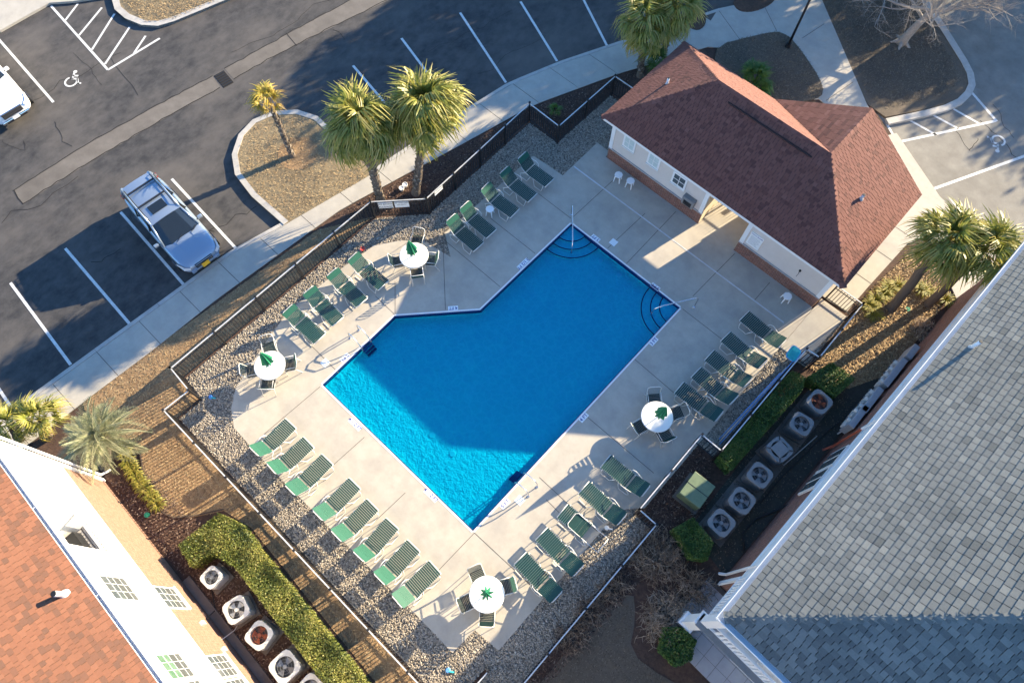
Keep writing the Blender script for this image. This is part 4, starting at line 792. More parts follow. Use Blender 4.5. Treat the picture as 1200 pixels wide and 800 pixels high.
place_row([make_lounger_sunlit(R(a)) for a in (52,46,56)], row1, R(-90), [f'green strap lounger, {ordn(7-i)} from the notched deck corner in the row of eight' for i in range(8)], 'row of eight loungers beside the leafy hedge fence')
row2 = [(709.5,540),(684,571),(634.5,625),(609.5,654)]
place_row([make_lounger(R(a), pad='strap_green') for a in (28,34)], row2, R(0), ['dark green strap lounger nearest the table of shaded chairs, below the thin pebble strip','dark green strap lounger beside the folded one, on its clubhouse side','dark green strap lounger beside the folded one, on its notched corner side','dark green strap lounger standing nearest the table at the notched deck corner'], 'loungers beside the dry shrub fence')
place_row(make_lounger(R(176), True, 'strap_green'), [(659,598)], R(2), ['dark green lounger with its back folded down onto the seat'], 'loungers beside the dry shrub fence')
row3 = [(795.5,454),(815.5,436),(831,416),(850,394),(872,370)]
place_row([make_lounger(R(a), pad='strap_green') for a in (20,27,33)], row3, R(-2), [f'dark green strap lounger by the blue pool poles, {ordn(4-i)} from the clubhouse corner' for i in range(5)], 'loungers beside the pool pole fence')
row4 = [(449.5,334.5),(424,355),(396,377),(375,397)]
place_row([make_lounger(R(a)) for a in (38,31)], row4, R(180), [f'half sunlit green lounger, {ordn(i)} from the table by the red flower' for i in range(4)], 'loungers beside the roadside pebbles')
row5 = [(561,289.5),(576,274),(603.5,250),(624,232),(644,214.5)]
place_row([make_lounger(R(a)) for a in (48,42,53)], row5, R(180), ['shaded green lounger with raised back, outermost one towards the pool signs','shaded green lounger with raised back, right beside the small stool towards the table','shaded green lounger with raised back, right beside the small stool towards the clubhouse','shaded green lounger with raised back, second from the pebble corner by the clubhouse','shaded green lounger with raised back, standing at the pebble corner by the clubhouse'], 'shaded loungers by the fence peak')
bpy.context.view_layer.update()
def make_chair():
    """local: seat centre at origin xy, back towards -x"""
    e = empty('patio_chair'); z = .42; h = .23
    f = MB()
    for y in (-h-.03,h+.03): f.tube([(.27,y,0),(.26,y,.35),(.24,y,.60),(.12,y,.65),(-.18,y,.63)], .013, 6); f.tube([(-.32,y,0),(-.16,y,.42),(-.22,y,.6),(-.30,y,.84)], .013, 6); f.tube([(.26,y,.4),(-.17,y,.40)], .012, 6)
    f.tube([(-.30,-h-.03,.84),(-.33,-h+.06,.88),(-.33,h-.06,.88),(-.30,h+.03,.84)], .013, 6); f.build('frame', 'frame_white', e, True)
    s = MB()
    for k in range(8): s.box((.22-k*.055,0,z+.003*abs(k-4)), (.047,2*h+.06,.006))
    s.build('seat_straps', 'strap_dark', e)
    s = MB(); Mt = Matrix.Rotation(R(-70), 3, 'Y')
    for k in range(7): s.box((-.175-k*.02,0,.48+k*.055), (.047,2*h+.05,.006), 0, .5, Mt)
    s.build('back_straps', 'strap_green', e)
    return e
def make_table():
    e = empty('round_table'); tp = MB(); n = 32
    tp.cyl((0,0,.70), .60, .61, .018, n).cyl((0,0,.718), .61, .595, .008, n); tp.build('table_top', 'table_white', e); MB().ring((0,0), .595, .62, .685, .715, n).build('rim', 'frame_white', e)
    for a in range(4):
        t = R(45+90*a); MB().tube([(.5*math.cos(t),.5*math.sin(t),0),(.47*math.cos(t),.47*math.sin(t),.35),(.52*math.cos(t),.52*math.sin(t),.695)], .015, 6).build('leg', 'frame_white', e, True)
    return e
def make_umbrella():
    e = empty('closed_umbrella'); MB().cyl((0,0,.0), .20, .17, .06, 16).build('base', 'black_plastic', e); MB().tube([(0,0,.05),(0,0,1.98)], .019, 8).build('pole', 'frame_white', e, True)
    cp = MB(); n = 32; rings = [(1.0,.14),(1.12,.185),(1.35,.155),(1.6,.11),(1.8,.065),(1.95,.02)]; V = []
    for z, r in rings:
        for k in range(n): a = 2*math.pi*k/n; q = r*(1+.38*math.cos(8*a)+random.uniform(-.08,.08)); V.append((q*math.cos(a),q*math.sin(a),z+(.03*math.cos(8*a) if z < 1.1 else 0)))
    cp.add(V, [(i*n+k,i*n+(k+1)%n,(i+1)*n+(k+1)%n,(i+1)*n+k) for i in range(len(rings)-1) for k in range(n)]); cp.build('canopy', 'umbrella', e)
    for k in range(8):
        a = R(45*k); MB().tube([(.1*math.cos(a),.1*math.sin(a),1.08),(.03*math.cos(a),.03*math.sin(a),1.9)], .006, 5).build('rib', 'frame_white', e)
    MB().cyl((0,0,1.97), .028, .012, .06, 10).build('finial', 'umbrella', e); MB().ring((0,0), .1, .125, 1.28, 1.33, 16).build('tie', 'umbrella', e); return e
TB = [((316,428),[(316,406),(295,435),(315,447),(341,427)],'near the sunlit deck curve'),((485,299),[(490,280),(466,307),(489,321),(506,305)],'by the red flower'),((770,488),[(766,467),(749,501),(779,510),(794,484)],'between two lounger groups'),((570.5,696),[(560,675),(594,687),(550,705),(571,722)],'at the notched deck corner')]
t0, c0, u0 = make_table(), make_chair(), make_umbrella(); ft = fc = fu = True
for ti, (tc_, chs, wh) in enumerate(TB):
    x, y = S(*tc_, .72); o = t0 if ft else copy_tree(t0); ft = False; o.location = (x,y,0); o.rotation_euler = (0,0,R(20*ti)); tag(o, f'white round patio table {wh}', 'table', 'round tables on the pool deck')
    o = u0 if fu else copy_tree(u0); fu = False; o.location = (x,y,0); o.rotation_euler = (R((-2,2,1.5,0)[ti]),R((1,-1,2,.5)[ti]),R(33*ti)); tag(o, f'closed green umbrella rising through the table {wh}'[:110], 'umbrella', 'closed umbrellas through the tables')
    names = {}
    for (u, v) in chs:
        a, b = S(u, v, .42); d = Vector((x-a, y-b)); L_ = d.length; d = d/L_; L_ = min(max(L_,.72),.95); a, b = x-d.x*L_, y-d.y*L_
        o = c0 if fc else copy_tree(c0); fc = False; o.location = (a,b,0); o.rotation_euler = (0,0,math.atan2(d.y,d.x)+random.uniform(-.12,.12))
        ang_ = math.degrees(math.atan2(-d.y,-d.x)) % 360; side = ['clubhouse','fence','fence','pool']
        sd2 = ('right' if ang_ < 45 or ang_ >= 315 else 'back' if ang_ < 135 else 'left' if ang_ < 225 else 'front')
        words = {'right':'grey-roof side','back':'clubhouse side','left':'road side','front':'orange-roof side'}[sd2]
        if words in names: words = 'pool side' if words != 'pool side' else 'outer side'
        names[words] = 1
        tag(o, f'dark strap chair, {words} of table {wh}', 'chair', 'strap chairs round the tables')
def make_stool():
    e = empty('plastic_stool'); MB().prism([(.19*math.cos(R(22.5+45*k)),.19*math.sin(R(22.5+45*k))) for k in range(8)], .39, .42).build('top', 'white_plastic', e, bevel=.008)
    for k in range(4):
        a = R(45+90*k); MB().tube([(.15*math.cos(a),.15*math.sin(a),.39),(.20*math.cos(a),.20*math.sin(a),0)], [.035,.022], 6).build('leg', 'white_plastic', e)
    return e
s0 = make_stool(); fs = True
for (u, v), l in (((574,245),'small white plastic stool between two pairs of shaded loungers'),((725,205),'small white plastic stool by the brick base, nearer the pebble corner'),((739,212),'small white plastic stool by the brick base, nearer the breezeway'),((923,347),'small white plastic stool by the brick base near the picket gate')):
    o = s0 if fs else copy_tree(s0); fs = False; x, y = S(u, v, .4); o.location = (x,y,0); o.rotation_euler = (0,0,random.uniform(0,1)); tag(o, l, 'stool', 'white plastic stools')
# pool poles leaning on the fence with a net
pp = empty('pool_net', (0,0,0)); tag(pp, 'blue pool poles with a cyan net bag leaning along the fence', 'pool net')
a, b = S(846,512), S(913,433,.9)
for k, off in enumerate((0,.07,.14)): MB().tube([(1.42-off,a[1]-.3+off,.03),(1.50-off*.6,14.55-k*.35,.95)], .02, 8).build('pole', ('pole_blue','rail_pale','pole_blue')[k], pp, True)
nt_ = MB(); n = 16
def sqr(k, r_): a = 2*math.pi*k/n; c_, s_ = math.cos(a), math.sin(a); return (1.33+r_*.85*math.copysign(abs(c_)**.45, c_)-.12*r_*s_, 14.85+r_*1.25*math.copysign(abs(s_)**.45, s_))
for r_, z_ in ((.05,.80),(.17,.83),(.22,.92),(.25,1.0)):
    for k in range(n): nt_.v.append((*sqr(k, r_), z_+random.uniform(-.015,.015))); nt_.t.append(.5)
for i in range(3):
    for k in range(n): nt_.f.append((i*n+k,i*n+(k+1)%n,(i+1)*n+(k+1)%n,(i+1)*n+k))
nt_.f.append(tuple(range(n))); nt_.build('net_bag', 'net_cyan', pp); MB().tube([(*sqr(k % n, .255), 1.0) for k in range(n+1)], .014, 6).build('hoop', 'pole_blue', pp)
for (u,v), l in (((247,465),'small blue cap on the pebbles at the fence jog'),((525,785),'small blue cap on the pebbles by the notched corner'),((711,618),'small white cap on the pebble edge by the folded lounger')):
    x, y = S(u,v); e = empty('hose_cap', (x,y,-.02)); tag(e, l, 'cap'); MB().cyl((0,0,0), .1, .07, .08, 10).build('body', 'white_plastic' if u == 711 else 'pole_blue', e); MB().tube([(.05,0,.06),(.2,.1,.04)], .03, 6).build('spout', 'white_plastic' if u == 711 else 'net_cyan', e)

# ================================================================== CONDENSERS AND SERVICE GEAR
def ac_unit(loc, rz, body, fan, top='round', sz=.78, h=.75):
    e = empty('condenser', (loc[0],loc[1],-.03), rz); s = sz/2; c = .09
    pad = MB().span(-s-.09,s+.09,-s-.09,s+.09,0,.06).build('pad', 'asphalt_strip', e)
    cor = [(s-c,-s),(s,-s+c),(s,s-c),(s-c,s),(-s+c,s),(-s,s-c),(-s,-s+c),(-s+c,-s)]
    MB().prism(cor, .06, h-.19).build('cabinet', body, e)
    rb_ = MB()
    for k in range(14):
        t = -s+.1+k*(sz-.2)/13
        for sg in (-1,1): rb_.box((t,sg*(s+.006),h/2), (.018,.014,h-.18)); rb_.box((sg*(s+.006),t,h/2), (.014,.018,h-.18))
    rb_.build('louvres', body, e)
    lid = MB(); ro = s*.80; n = 24
    def sq(a):
        x, y = math.cos(a), math.sin(a); k = s*1.04/max(abs(x),abs(y)); k = min(k, s*1.28); return (x*k, y*k)
    for k in range(n):
        a, b = 2*math.pi*k/n, 2*math.pi*(k+1)/n; pa, pb_ = sq(a), sq(b)
        lid.quad((ro*math.cos(a),ro*math.sin(a),h),(*pa,h),(*pb_,h),(ro*math.cos(b),ro*math.sin(b),h)); lid.quad((*pa,h-.2),(*pb_,h-.2),(*pb_,h),(*pa,h)); lid.quad((ro*math.cos(a),ro*math.sin(a),h),(ro*math.cos(b),ro*math.sin(b),h),(ro*math.cos(b),ro*math.sin(b),h-.14),(ro*math.cos(a),ro*math.sin(a),h-.14))
    lid.build('lid', body, e); MB().cyl((0,0,h-.185), ro, ro, .01, n).build('well', 'ac_dark', e)
    if top == 'square': 
        sc_ = MB().span(-s*.62,s*.62,-s*.62,s*.62,h+.02,h+.05).build('top_panel', 'ac_grey', e)
        for sx in (-1,1):
            for sy in (-1,1): MB().tube([(sx*s*.9,sy*s*.9,h),(sx*s*.6,sy*s*.6,h+.03)], .02, 4).build('stay', 'ac_dark', e)
        return e
    fn = MB().cyl((0,0,h-.10), .08, .07, .07, 12).build('motor', fan, e)
    for k in range(4):
        a = R(90*k+20); bl = MB(); pts = []
        for r_, w0, w1 in ((.07,-.25,.3),(ro*.55,-.35,.4),(ro*.93,-.42,.38)):
            for q, zz_ in ((w0,h-.13),(w1,h-.06)): pts.append((r_*math.cos(a+q),r_*math.sin(a+q),zz_))
        bl.add(pts, [(0,1,3,2),(2,3,5,4)]).build('fan_blade', fan, e)
    gd = MB()
    for r_ in (ro*.97,ro*.7,ro*.42): gd.ring((0,0), r_-.003, r_+.003, h-.012, h-.004, 24)
    for k in range(8): a = R(45*k); gd.box((ro*.6*math.cos(a),ro*.6*math.sin(a),h-.003), (ro*.78,.005,.005), a)
    gd.build('guard', 'fan_grey' if fan != 'fan_rust' else 'fan_rust', e); return e
pr = [(961,470),(940,496),(914,526),(891,556),(870,586),(846,612)]; dsc = ['pale square condenser with open fan, by the cube of clipped hedge end near the palms','grey condenser with round blank fan cover, second from the leaning palms','dark condenser with raised square top panel','grey condenser with four broad blades, beside the dark square-topped one','grey condenser with glossy blades, next to the end unit by the clipped bush','end condenser standing beside the clipped green bush and dry shrubs']
for i, ((u,v), l) in enumerate(zip(pr, dsc)):
    x, y = S(u,v,.75); tag(ac_unit((x,y), R((-4,8,-10,2,3,-2)[i]), 'ac_grey', 'fan_rust' if i == 0 else 'fan_grey', 'square' if i == 2 else 'round', (.80,.76,.80,.78,.80,.80)[i]), l, 'condenser', 'condensers by the red brick wall')
plq = [(247,676),(276,714),(303,744),(333,781),(363,808)]; dsl = ['smallest pale condenser, near the bend of the leafy hedge','white condenser with grey blades, second from the hedge bend','white condenser with rust-red fan','large beige condenser with dark open fan','beige condenser at the far end of the leafy hedge row']
for i, ((u,v), l) in enumerate(zip(plq, dsl)):
    x, y = S(u,v,.7); tag(ac_unit((x,y), R((3,-12,8,-3,2)[i]), 'ac_pale', ('fan_grey','ac_pale','fan_rust','fan_grey','fan_grey')[i], 'round', (.62,.76,.76,.84,.8)[i], .7), l, 'condenser', 'condensers by the tan brick wall')
sheet('condenser_pad', [(2.65,7.2),(3.75,7.2),(3.78,14.7),(2.7,14.7)], -.022, 'asphalt_strip'); sheet('condenser_pad', [(-9.3,-6.5),(-3,-6.6),(-3,-5.55),(-9.2,-5.5)], -.028, 'mulch')
gb = empty('transformer_box', (1.80,8.07,-.04), R(3)); tag(gb, 'green square utility cabinet standing in dark mulch', 'utility box'); MB().span(-.52,.52,-.60,.60,0,.07).build('pad', 'asphalt_strip', gb); MB().span(-.43,.43,-.5,.5,.07,.72).build('cabinet', 'box_green', gb, bevel=.02); MB().prism([(-.45,-.52),(.45,-.52),(.45,.52),(-.45,.52)], .72,.80).build('lid', 'box_green', gb, bevel=.02); MB().span(-.45,.45,-.012,.012,.8,.806).build('lid_seam', 'metal_black', gb); MB().box((-.44,.1,.4), (.04,.12,.05)).build('handle', 'metal_black', gb)
for i, (y, n_b, w_) in enumerate(((13.7,2,.5),(14.55,3,.38),(16.0,4,.34),(17.6,1,.6))):
    e = empty('meter_bank', (4.40+(y-6)*.035-.02,y,0)); tag(e, ['low grey service box on the brick wall by the first condenser','bank of grey meters with pale tops on the brick wall','bank of round grey electricity meters in two rows on the brick wall','blue-grey service cabinet on the brick wall nearest the palms'][i], 'meter box', 'service boxes on the red brick wall')
    MB().span(-.24,.0,-.05,w_*n_b+.05,.55,1.35).build('enclosure', 'meter_grey', e, bevel=.015)
    if n_b > 1:
        for k in range(n_b):
            m_ = MB().tube([(-.24,.0+k*w_+w_/2,1.1),(-.36,k*w_+w_/2,1.1)], .085, 12).build('meter', 'ac_pale', e); MB().tube([(-.36,k*w_+w_/2,1.1),(-.40,k*w_+w_/2,1.1)], .065, 12).build('dial', 'glass_window', m_)
            MB().span(-.30,-.24,k*w_+.06,k*w_+w_-.06,.6,.9).build('breaker_door', 'ac_pale', e)
    MB().tube([(-.1,.1,.55),(-.1,.1,-.03)], .03, 8).build('conduit', 'rail_pale', e)
def cable(pts, r, m, label, z=.0):
    P = [(p[0],p[1],z+(.02 if i not in (0,len(pts)-1) else (p[2] if len(p) > 2 else .02))) for i, p in enumerate(pts)]; o = MB().tube(P, r, 5).build('refrigerant_line', m, smooth=True); tag(o, label, 'cable', 'lines feeding the condensers')
cable([(*S(925,590),.3),S(905,600),S(885,608),S(870,625),S(872,645)], .035, 'cable', 'thick black hose curling from brick wall to the end condenser')
cable([(*S(955,512),.2),S(930,535),S(918,545),S(915,540)], .018, 'cable_pale', 'pale line looping to the dark square-topped condenser')
cable([(*S(1000,480),.4),S(970,505),S(945,530),S(915,560),S(890,590)], .022, 'cable', 'thin dark line running behind three condensers')
cable([(*S(246,727),.5),S(252,715),S(250,700),S(248,690)], .02, 'cable', 'dark line from tan brick wall to the smallest condenser')
cable([(*S(262,752),.5),S(275,738),S(280,730)], .02, 'cable_pale', 'pale line from tan brick wall to the white condenser')
for (u,v), l in (((172,603),'small green valve lid in the bark mulch near the edging plants'),((285,760),'small green valve lid in the mulch by the rust-fan condenser'),((1064,362),'small green valve lid between the two leaning palms')):
    x, y = S(u,v); e = empty('valve_lid', (x,y,-.035)); tag(e, l, 'valve lid', 'green valve lids'); MB().cyl((0,0,0), .1, .1, .05, 14).build('lid', 'valve_green', e); MB().box((0,0,.055), (.08,.02,.012)).build('grip', 'valve_green', e)
lp = empty('lamp_post', (*S(923,55),.02)); tag(lp, 'slim dark lamp post rising from the grass island', 'lamp post'); MB().cyl((0,0,-.03), .16, .12, .25, 12).build('base', 'metal_black', lp); MB().tube([(0,0,.2),(0,0,4.2)], [.065,.05], 10).build('pole', 'metal_black', lp, True); MB().cyl((0,0,4.2), .12, .2, .35, 8).build('lantern', 'metal_black', lp)
for (u,v), l in (((471,222),'small white pot at the foot of the palm, nearer the road walk'),((475,218),'small white pot at the foot of the palm, nearer the second trunk')):
    x, y = S(u,v); e = empty('flower_pot', (x,y,-.045)); tag(e, l, 'pot', 'pots under the palms'); MB().cyl((0,0,0), .08, .11, .16, 14).build('bowl', 'pot_white', e); MB().ring((0,0), .1, .125, .15, .18, 14).build('rim', 'pot_white', e)
x, y = S(426,295); e = empty('red_flower', (x,y,-.02)); tag(e, 'small dark red flower beside the lounger nearest the signs', 'flower'); MB().tube([(0,0,0),(.02,.01,.25)], .012, 5).build('stem', 'leaf_dark', e)
for k in range(6): a = R(60*k); MB().add([(.02,.01,.25),(.02+.1*math.cos(a-.4),.01+.1*math.sin(a-.4),.29),(.02+.13*math.cos(a),.01+.13*math.sin(a),.31),(.02+.1*math.cos(a+.4),.01+.1*math.sin(a+.4),.29)], [(0,1,2,3)]).build('petal', 'petal_red', e)

# ================================================================== CARS
def car(loc, rz, paint, label, L_=5.0, W_=1.94, H_=1.80, hood=1.35, pickup=False, plate=False):
    e = empty('parked_car', (loc[0],loc[1],-.12), rz); tag(e, label, 'car'); hl = L_/2; hw = W_/2; zb = 1.12 if pickup else 1.03; xf = hl-hood
    st = [(-hl,.80,.55,zb-.22),(-hl+.08,.92,.40,zb-.04),(-hl+.35,.98,.34,zb+.03),(-hl+1.0,1.0,.32,zb+.05),(0,1.0,.32,zb+.02),(xf-.2,1.0,.32,zb+.03),(xf,.995,.32,zb+.03),(hl-.8,.985,.34,zb-.01),(hl-.42,.955,.36,zb-.07),(hl-.2,.90,.38,zb-.15),(hl-.06,.80,.42,zb-.28),(hl,.66,.48,zb-.42)]
    V = []; nseg = None
    for x, wf, z0, zt in st:
        w_ = hw*wf; half = [(0,z0),(w_*.86,z0),(w_*.97,z0+.10),(w_,z0+.30 if zt-z0 > .4 else (z0+zt)/2),(w_*.985,max(zt-.22,z0+.12)),(w_*.95,zt-.07),(w_*.86,zt-.015),(w_*.5,zt+.03),(0,zt+.045)]
        ringp = [(x,y,z) for y, z in half]+[(x,-y,z) for y, z in half[-2:0:-1]]; nseg = len(ringp); V += ringp
    F = [(i*nseg+k,(i+1)*nseg+k,(i+1)*nseg+(k+1)%nseg,i*nseg+(k+1)%nseg) for i in range(len(st)-1) for k in range(nseg)]+[tuple(range(nseg)), tuple((len(st)-1)*nseg+k for k in range(nseg-1,-1,-1))]
    body = MB().add(V, F).build('body', paint, e, True); sb = body.modifiers.new('smooth', 'SUBSURF'); sb.levels = sb.render_levels = 2
    # greenhouse: glass shell, roof, pillars
    xr, xr2 = (-hl+.12 if not pickup else -.75), (-hl+.42 if not pickup else -.55); xw = xf+.12; xw2 = xf-.78; wb, wt_ = hw*.90, hw*.70; zt = H_-.06
    bot = [(xr,-wb*.93,zb),(xr,wb*.93,zb),(xw-.25,wb,zb),(xw,wb*.62,zb-.02),(xw,-wb*.62,zb-.02),(xw-.25,-wb,zb)]; top = [(xr2,-wt_*.95,zt-.06),(xr2,wt_*.95,zt-.06),(xw2-.12,wt_,zt-.02),(xw2+.04,wt_*.62,zt-.01),(xw2+.04,-wt_*.62,zt-.01),(xw2-.12,-wt_,zt-.02)]
    gh = MB().add(bot+top, [(k,(k+1)%6,6+(k+1)%6,6+k) for k in range(6)]).build('window_glass', 'glass_dark', e)
    n = 9; rv = []; 
    for i in range(n):
        x = xr2+.0+(xw2+.02-xr2)*i/(n-1)
        for j in range(7): y = wt_*1.02*(j/3-1); rv.append((x,y,zt-.045+.065*math.sin(math.pi*(.06+.88*i/(n-1)))**.6+.035*(1-(y/wt_)**2)))
    MB().add(rv, [(i*7+j,(i+1)*7+j,(i+1)*7+j+1,i*7+j+1) for i in range(n-1) for j in range(6)]).build('roof', paint, e, True)
    for s in (-1,1):
        MB().tube([(xw-.22,s*wb*.99,zb+.0),(xw2-.1,s*wt_*1.0,zt-.01)], [.05,.045], 6).build('pillar', paint, e, True); MB().tube([(xr,s*wb*.92,zb),(xr2,s*wt_*.95,zt-.04)], [.09,.07], 6).build('pillar', paint, e, True)
        MB().tube([(xr2-.02,s*wt_*1.0,zt-.04),((xr2+xw2)/2,s*wt_*1.03,zt+.01),(xw2-.1,s*wt_*1.02,zt-.01)], .045, 6).build('roof_edge', paint, e, True)
        for xm in ((xr*.52+xw2*.48),(xr*.1+xw2*.9)-.15): MB().tube([(xm,s*(wb+.005),zb),(xm,s*(wt_+.02),zt-.03)], .035, 5).build('pillar', 'black_plastic', e)
        mr = MB().box((xw-.42,s*(hw+.10),zb+.10), (.13,.22,.15)).build('mirror', paint, e, bevel=.04); MB().tube([(xw-.42,s*hw*.93,zb+.05),(xw-.42,s*(hw+.05),zb+.08)], .025, 6).build('mirror_arm', 'black_plastic', mr)
        hlmp = MB().add([(hl-.50,s*hw*.955,zb-.10),(hl-.16,s*hw*.80,zb-.20),(hl-.06,s*hw*.62,zb-.27),(hl-.04,s*hw*.66,zb-.40),(hl-.16,s*hw*.885,zb-.36),(hl-.50,s*hw*.975,zb-.22)], [(0,1,4,5),(1,2,3,4)] if s > 0 else [(5,4,1,0),(4,3,2,1)]).build('headlight', 'lamp_lens', e)
        hlmp.location = (.035, s*.012, .03)
        MB().box((-hl+.06,s*hw*.80,zb-.06), (.08,.22,.2)).build('tail_light', 'petal_red', e)
        if not pickup: MB().tube([(xr2+.15,s*wt_*.93,zt-.02),(xr2+.25,s*wt_*.93,zt+.08),(xw2-.35,s*wt_*.93,zt+.10),(xw2-.2,s*wt_*.93,zt+.02)], .02, 6).build('roof_rail', 'black_plastic', e)
        MB().tube([(xf+.05,s*hw*.40,zb+.075),(hl-.55,s*hw*.34,zb-.02)], [.012,.008], 5).build('hood_crease', paint, e)
        for x in (hl-.95,-hl+1.0):
            MB().tube([(x,s*(hw-.24),.36),(x,s*(hw+.012),.36)], .37, 22).build('wheel_well', 'black_plastic', e)
            wh = MB().tube([(x,s*(hw-.22),.35),(x,s*(hw+.02),.35)], .345, 22).build('tyre', 'tyre', e); MB().tube([(x,s*(hw+.0),.35),(x,s*(hw+.03),.35)], .22, 16).build('rim', 'chrome', wh)
        MB().box((-.1,s*(hw*1.0),.42), (L_*.42,.04,.12)).build('sill', 'black_plastic', e)
    for x in ((xr2+.55),(xr2+xw2)/2+.2) if not pickup else (): MB().box((x,0,zt+.105), (.07,wt_*1.86,.035)).build('cross_bar', 'black_plastic', e)
    if not pickup:
        MB().box(((xr2+xw2)/2+.62,0,zt+.055), (.48,wt_*1.05,.02), 0, .5, Matrix.Rotation(R(1.5),3,'Y')).build('sunroof', 'glass_dark', e, bevel=.015)
    gw = hw*(.98 if pickup else .84)
    MB().box((hl-.03,0,zb-.34), (.10,gw,.26 if pickup else .17), 0, .5, Matrix.Rotation(R(-18),3,'Y')).build('grille', 'black_plastic', e, bevel=.02)
    for k in range(3): MB().box((hl+.035-.02*k,0,zb-.42+k*.075), (.03,gw*.96,.022)).build('grille_bar', 'chrome', e)
    if pickup: MB().box((hl+.01,0,zb-.19), (.06,gw*1.04,.05)).build('grille_trim', 'chrome', e)
    MB().box((hl-.02,0,.50), (.16,hw*1.4,.16)).build('bumper', paint if not pickup else 'chrome', e, bevel=.04); MB().box((hl+.05,0,.46), (.04,hw*1.0,.07)).build('air_intake', 'black_plastic', e)
    if plate: MB().box((hl+.085,0,.60), (.02,.34,.17), 0, .5, Matrix.Rotation(R(-25),3,'Y')).build('number_plate', 'plate', e)
    else: MB().box((hl+.085,0,.57), (.02,.32,.15)).build('number_plate', 'sign_white', e)
    for s in (-.38,.3): MB().tube([(xw+.03,s-.1,zb+.02),(xw-.16,s+.42,zb+.13)], .012, 5).build('wiper', 'black_plastic', e)
    MB().box((xw-.35,.1,zb+.06), (.3,wb*1.3,.02)).build('dashboard', 'black_plastic', e)
    return e
car((-21.85,1.75), R(-4), 'car_silver', 'silver-blue estate car with sunroof and yellow plate parked nose to the walk', plate=True)
car((-35.05,.45), R(-3), 'car_white', 'white pickup front beside the accessible bay line', 5.6, 2.0, 1.9, 1.75, True)

# ================================================================== PLANTS
def fan_frond(seed, pet=.75, rad=.72, n=24, spread=R(120), droop=.95):
    """costapalmate leaf: petiole along +x, then a fan of narrow drooping leaflets"""
    r = random.Random(seed); mb = MB(); V = []; F = []
    mb.tube([(0,0,0),(pet*.5,0,.06),(pet,0,.02)], [.022,.016,.012], 4, .8)
    for k in range(n):
        a = -spread+2*spread*k/(n-1)+r.uniform(-.04,.04); l = rad*(1-.25*abs(a/spread)**2)*r.uniform(.78,1.15); w0 = .029
        pts = []; zl = 0; x = pet; y = 0; z = .02
        for q in range(5):
            t = q/4; rr = l*t; zz = .02+.14*math.sin(t*math.pi*.6)+.10*abs(a/spread)*t-droop*l*t**2.2*r.uniform(.6,1.3); pts.append(Vector((pet+rr*math.cos(a)*(1-.28*t*t), rr*math.sin(a)*(1-.28*t*t), zz)))
        side = Vector((-math.sin(a), math.cos(a), 0)); tone = min(1,max(0,r.gauss(.45,.2)))
        Vs = []
        for q, p in enumerate(pts):
            w_ = w0*(.35,1,.9,.6,.08)[q]; Vs += [p+side*w_, p-side*w_]
        b = len(mb.v); mb.v += [tuple(p) for p in Vs]; mb.t += [min(1,tone+.12*(i//2)*.5) for i in range(10)]; mb.f += [(b+2*q,b+2*q+1,b+2*q+3,b+2*q+2) for q in range(4)]
    return mb
def feather_frond(seed, L_=1.7, n=34):
    r = random.Random(seed); mb = MB(); pts = []
    for q in range(9): t = q/8; pts.append(Vector((L_*(t*.92), 0, .75*L_*t*(1-t)*1.3-.55*L_*t**2.6*.6)))
    mb.tube(pts, [.024,.022,.02,.018,.015,.012,.01,.008,.005], 4, .8)
    for k in range(n):
        t = .16+.82*k/(n-1); i = min(7,int(t*8)); p = pts[i].lerp(pts[i+1], t*8-i); ln = .52*math.sin(math.pi*(.12+.84*t))**.7*r.uniform(.85,1.1)
        for s in (-1,1):
            a = R(58-28*t); d = Vector((math.cos(a), s*math.sin(a), .28)).normalized(); side = Vector((d.y*-s, d.x*s, 0)).normalized()*.016; tone = min(1,max(0,r.gauss(.5,.2)))
            p1 = p+d*ln*.55; p2 = p+d*ln+Vector((0,0,-.22*ln)); mb.add([p-side*.4,p+side*.4,p1+side,p1-side,p2], [(0,1,2,3),(3,2,4)], tone)
    return mb
fan_var = {}
for nm in ('palm_leaf','palm_green','palm_yellow'):
    fan_var[nm] = []
    for k in range(4):
        o = fan_frond(k*7+len(nm), n=26).build('frond', nm); fan_var[nm].append(o.data); bpy.data.objects.remove(o)
pin_var = []
for k in range(4): o = feather_frond(k+50).build('frond', 'pindo_leaf'); pin_var.append(o.data); bpy.data.objects.remove(o)
def palm_trunk(base, top, r0, r1, boots=True):
    mb = MB(); b, t = Vector(base), Vector(top); n = 14; pts = [b.lerp(t, k/n)+Vector((random.gauss(0,.012),random.gauss(0,.012),0)) for k in range(n+1)]
    mb.tube(pts, [r0*(1.25 if k == 0 else 1)+(r1-r0)*k/n for k in range(n+1)], 12, .35)
    H_ = (t-b).length; ax = (t-b).normalized(); o1 = ax.orthogonal().normalized(); o2 = ax.cross(o1); k = 0; h = .15
    while h < H_:
        a = k*2.399; rr = r0+(r1-r0)*h/H_; d = o1*math.cos(a)+o2*math.sin(a); s = o1*-math.sin(a)+o2*math.cos(a); c = b+ax*h+d*rr*.97; w_ = .065*random.uniform(.7,1.2); l = random.uniform(.09,.16)
        if boots: mb.add([c-s*w_, c+s*w_, c+s*w_*.5+ax*l+d*.05, c-s*w_*.5+ax*l+d*.05, c+ax*l*.6-d*.03], [(0,1,2,3),(1,4,2),(0,3,4)], random.choice((.1,.5,.8,1.0,1.0)))
        k += 1; h += .032
    return mb
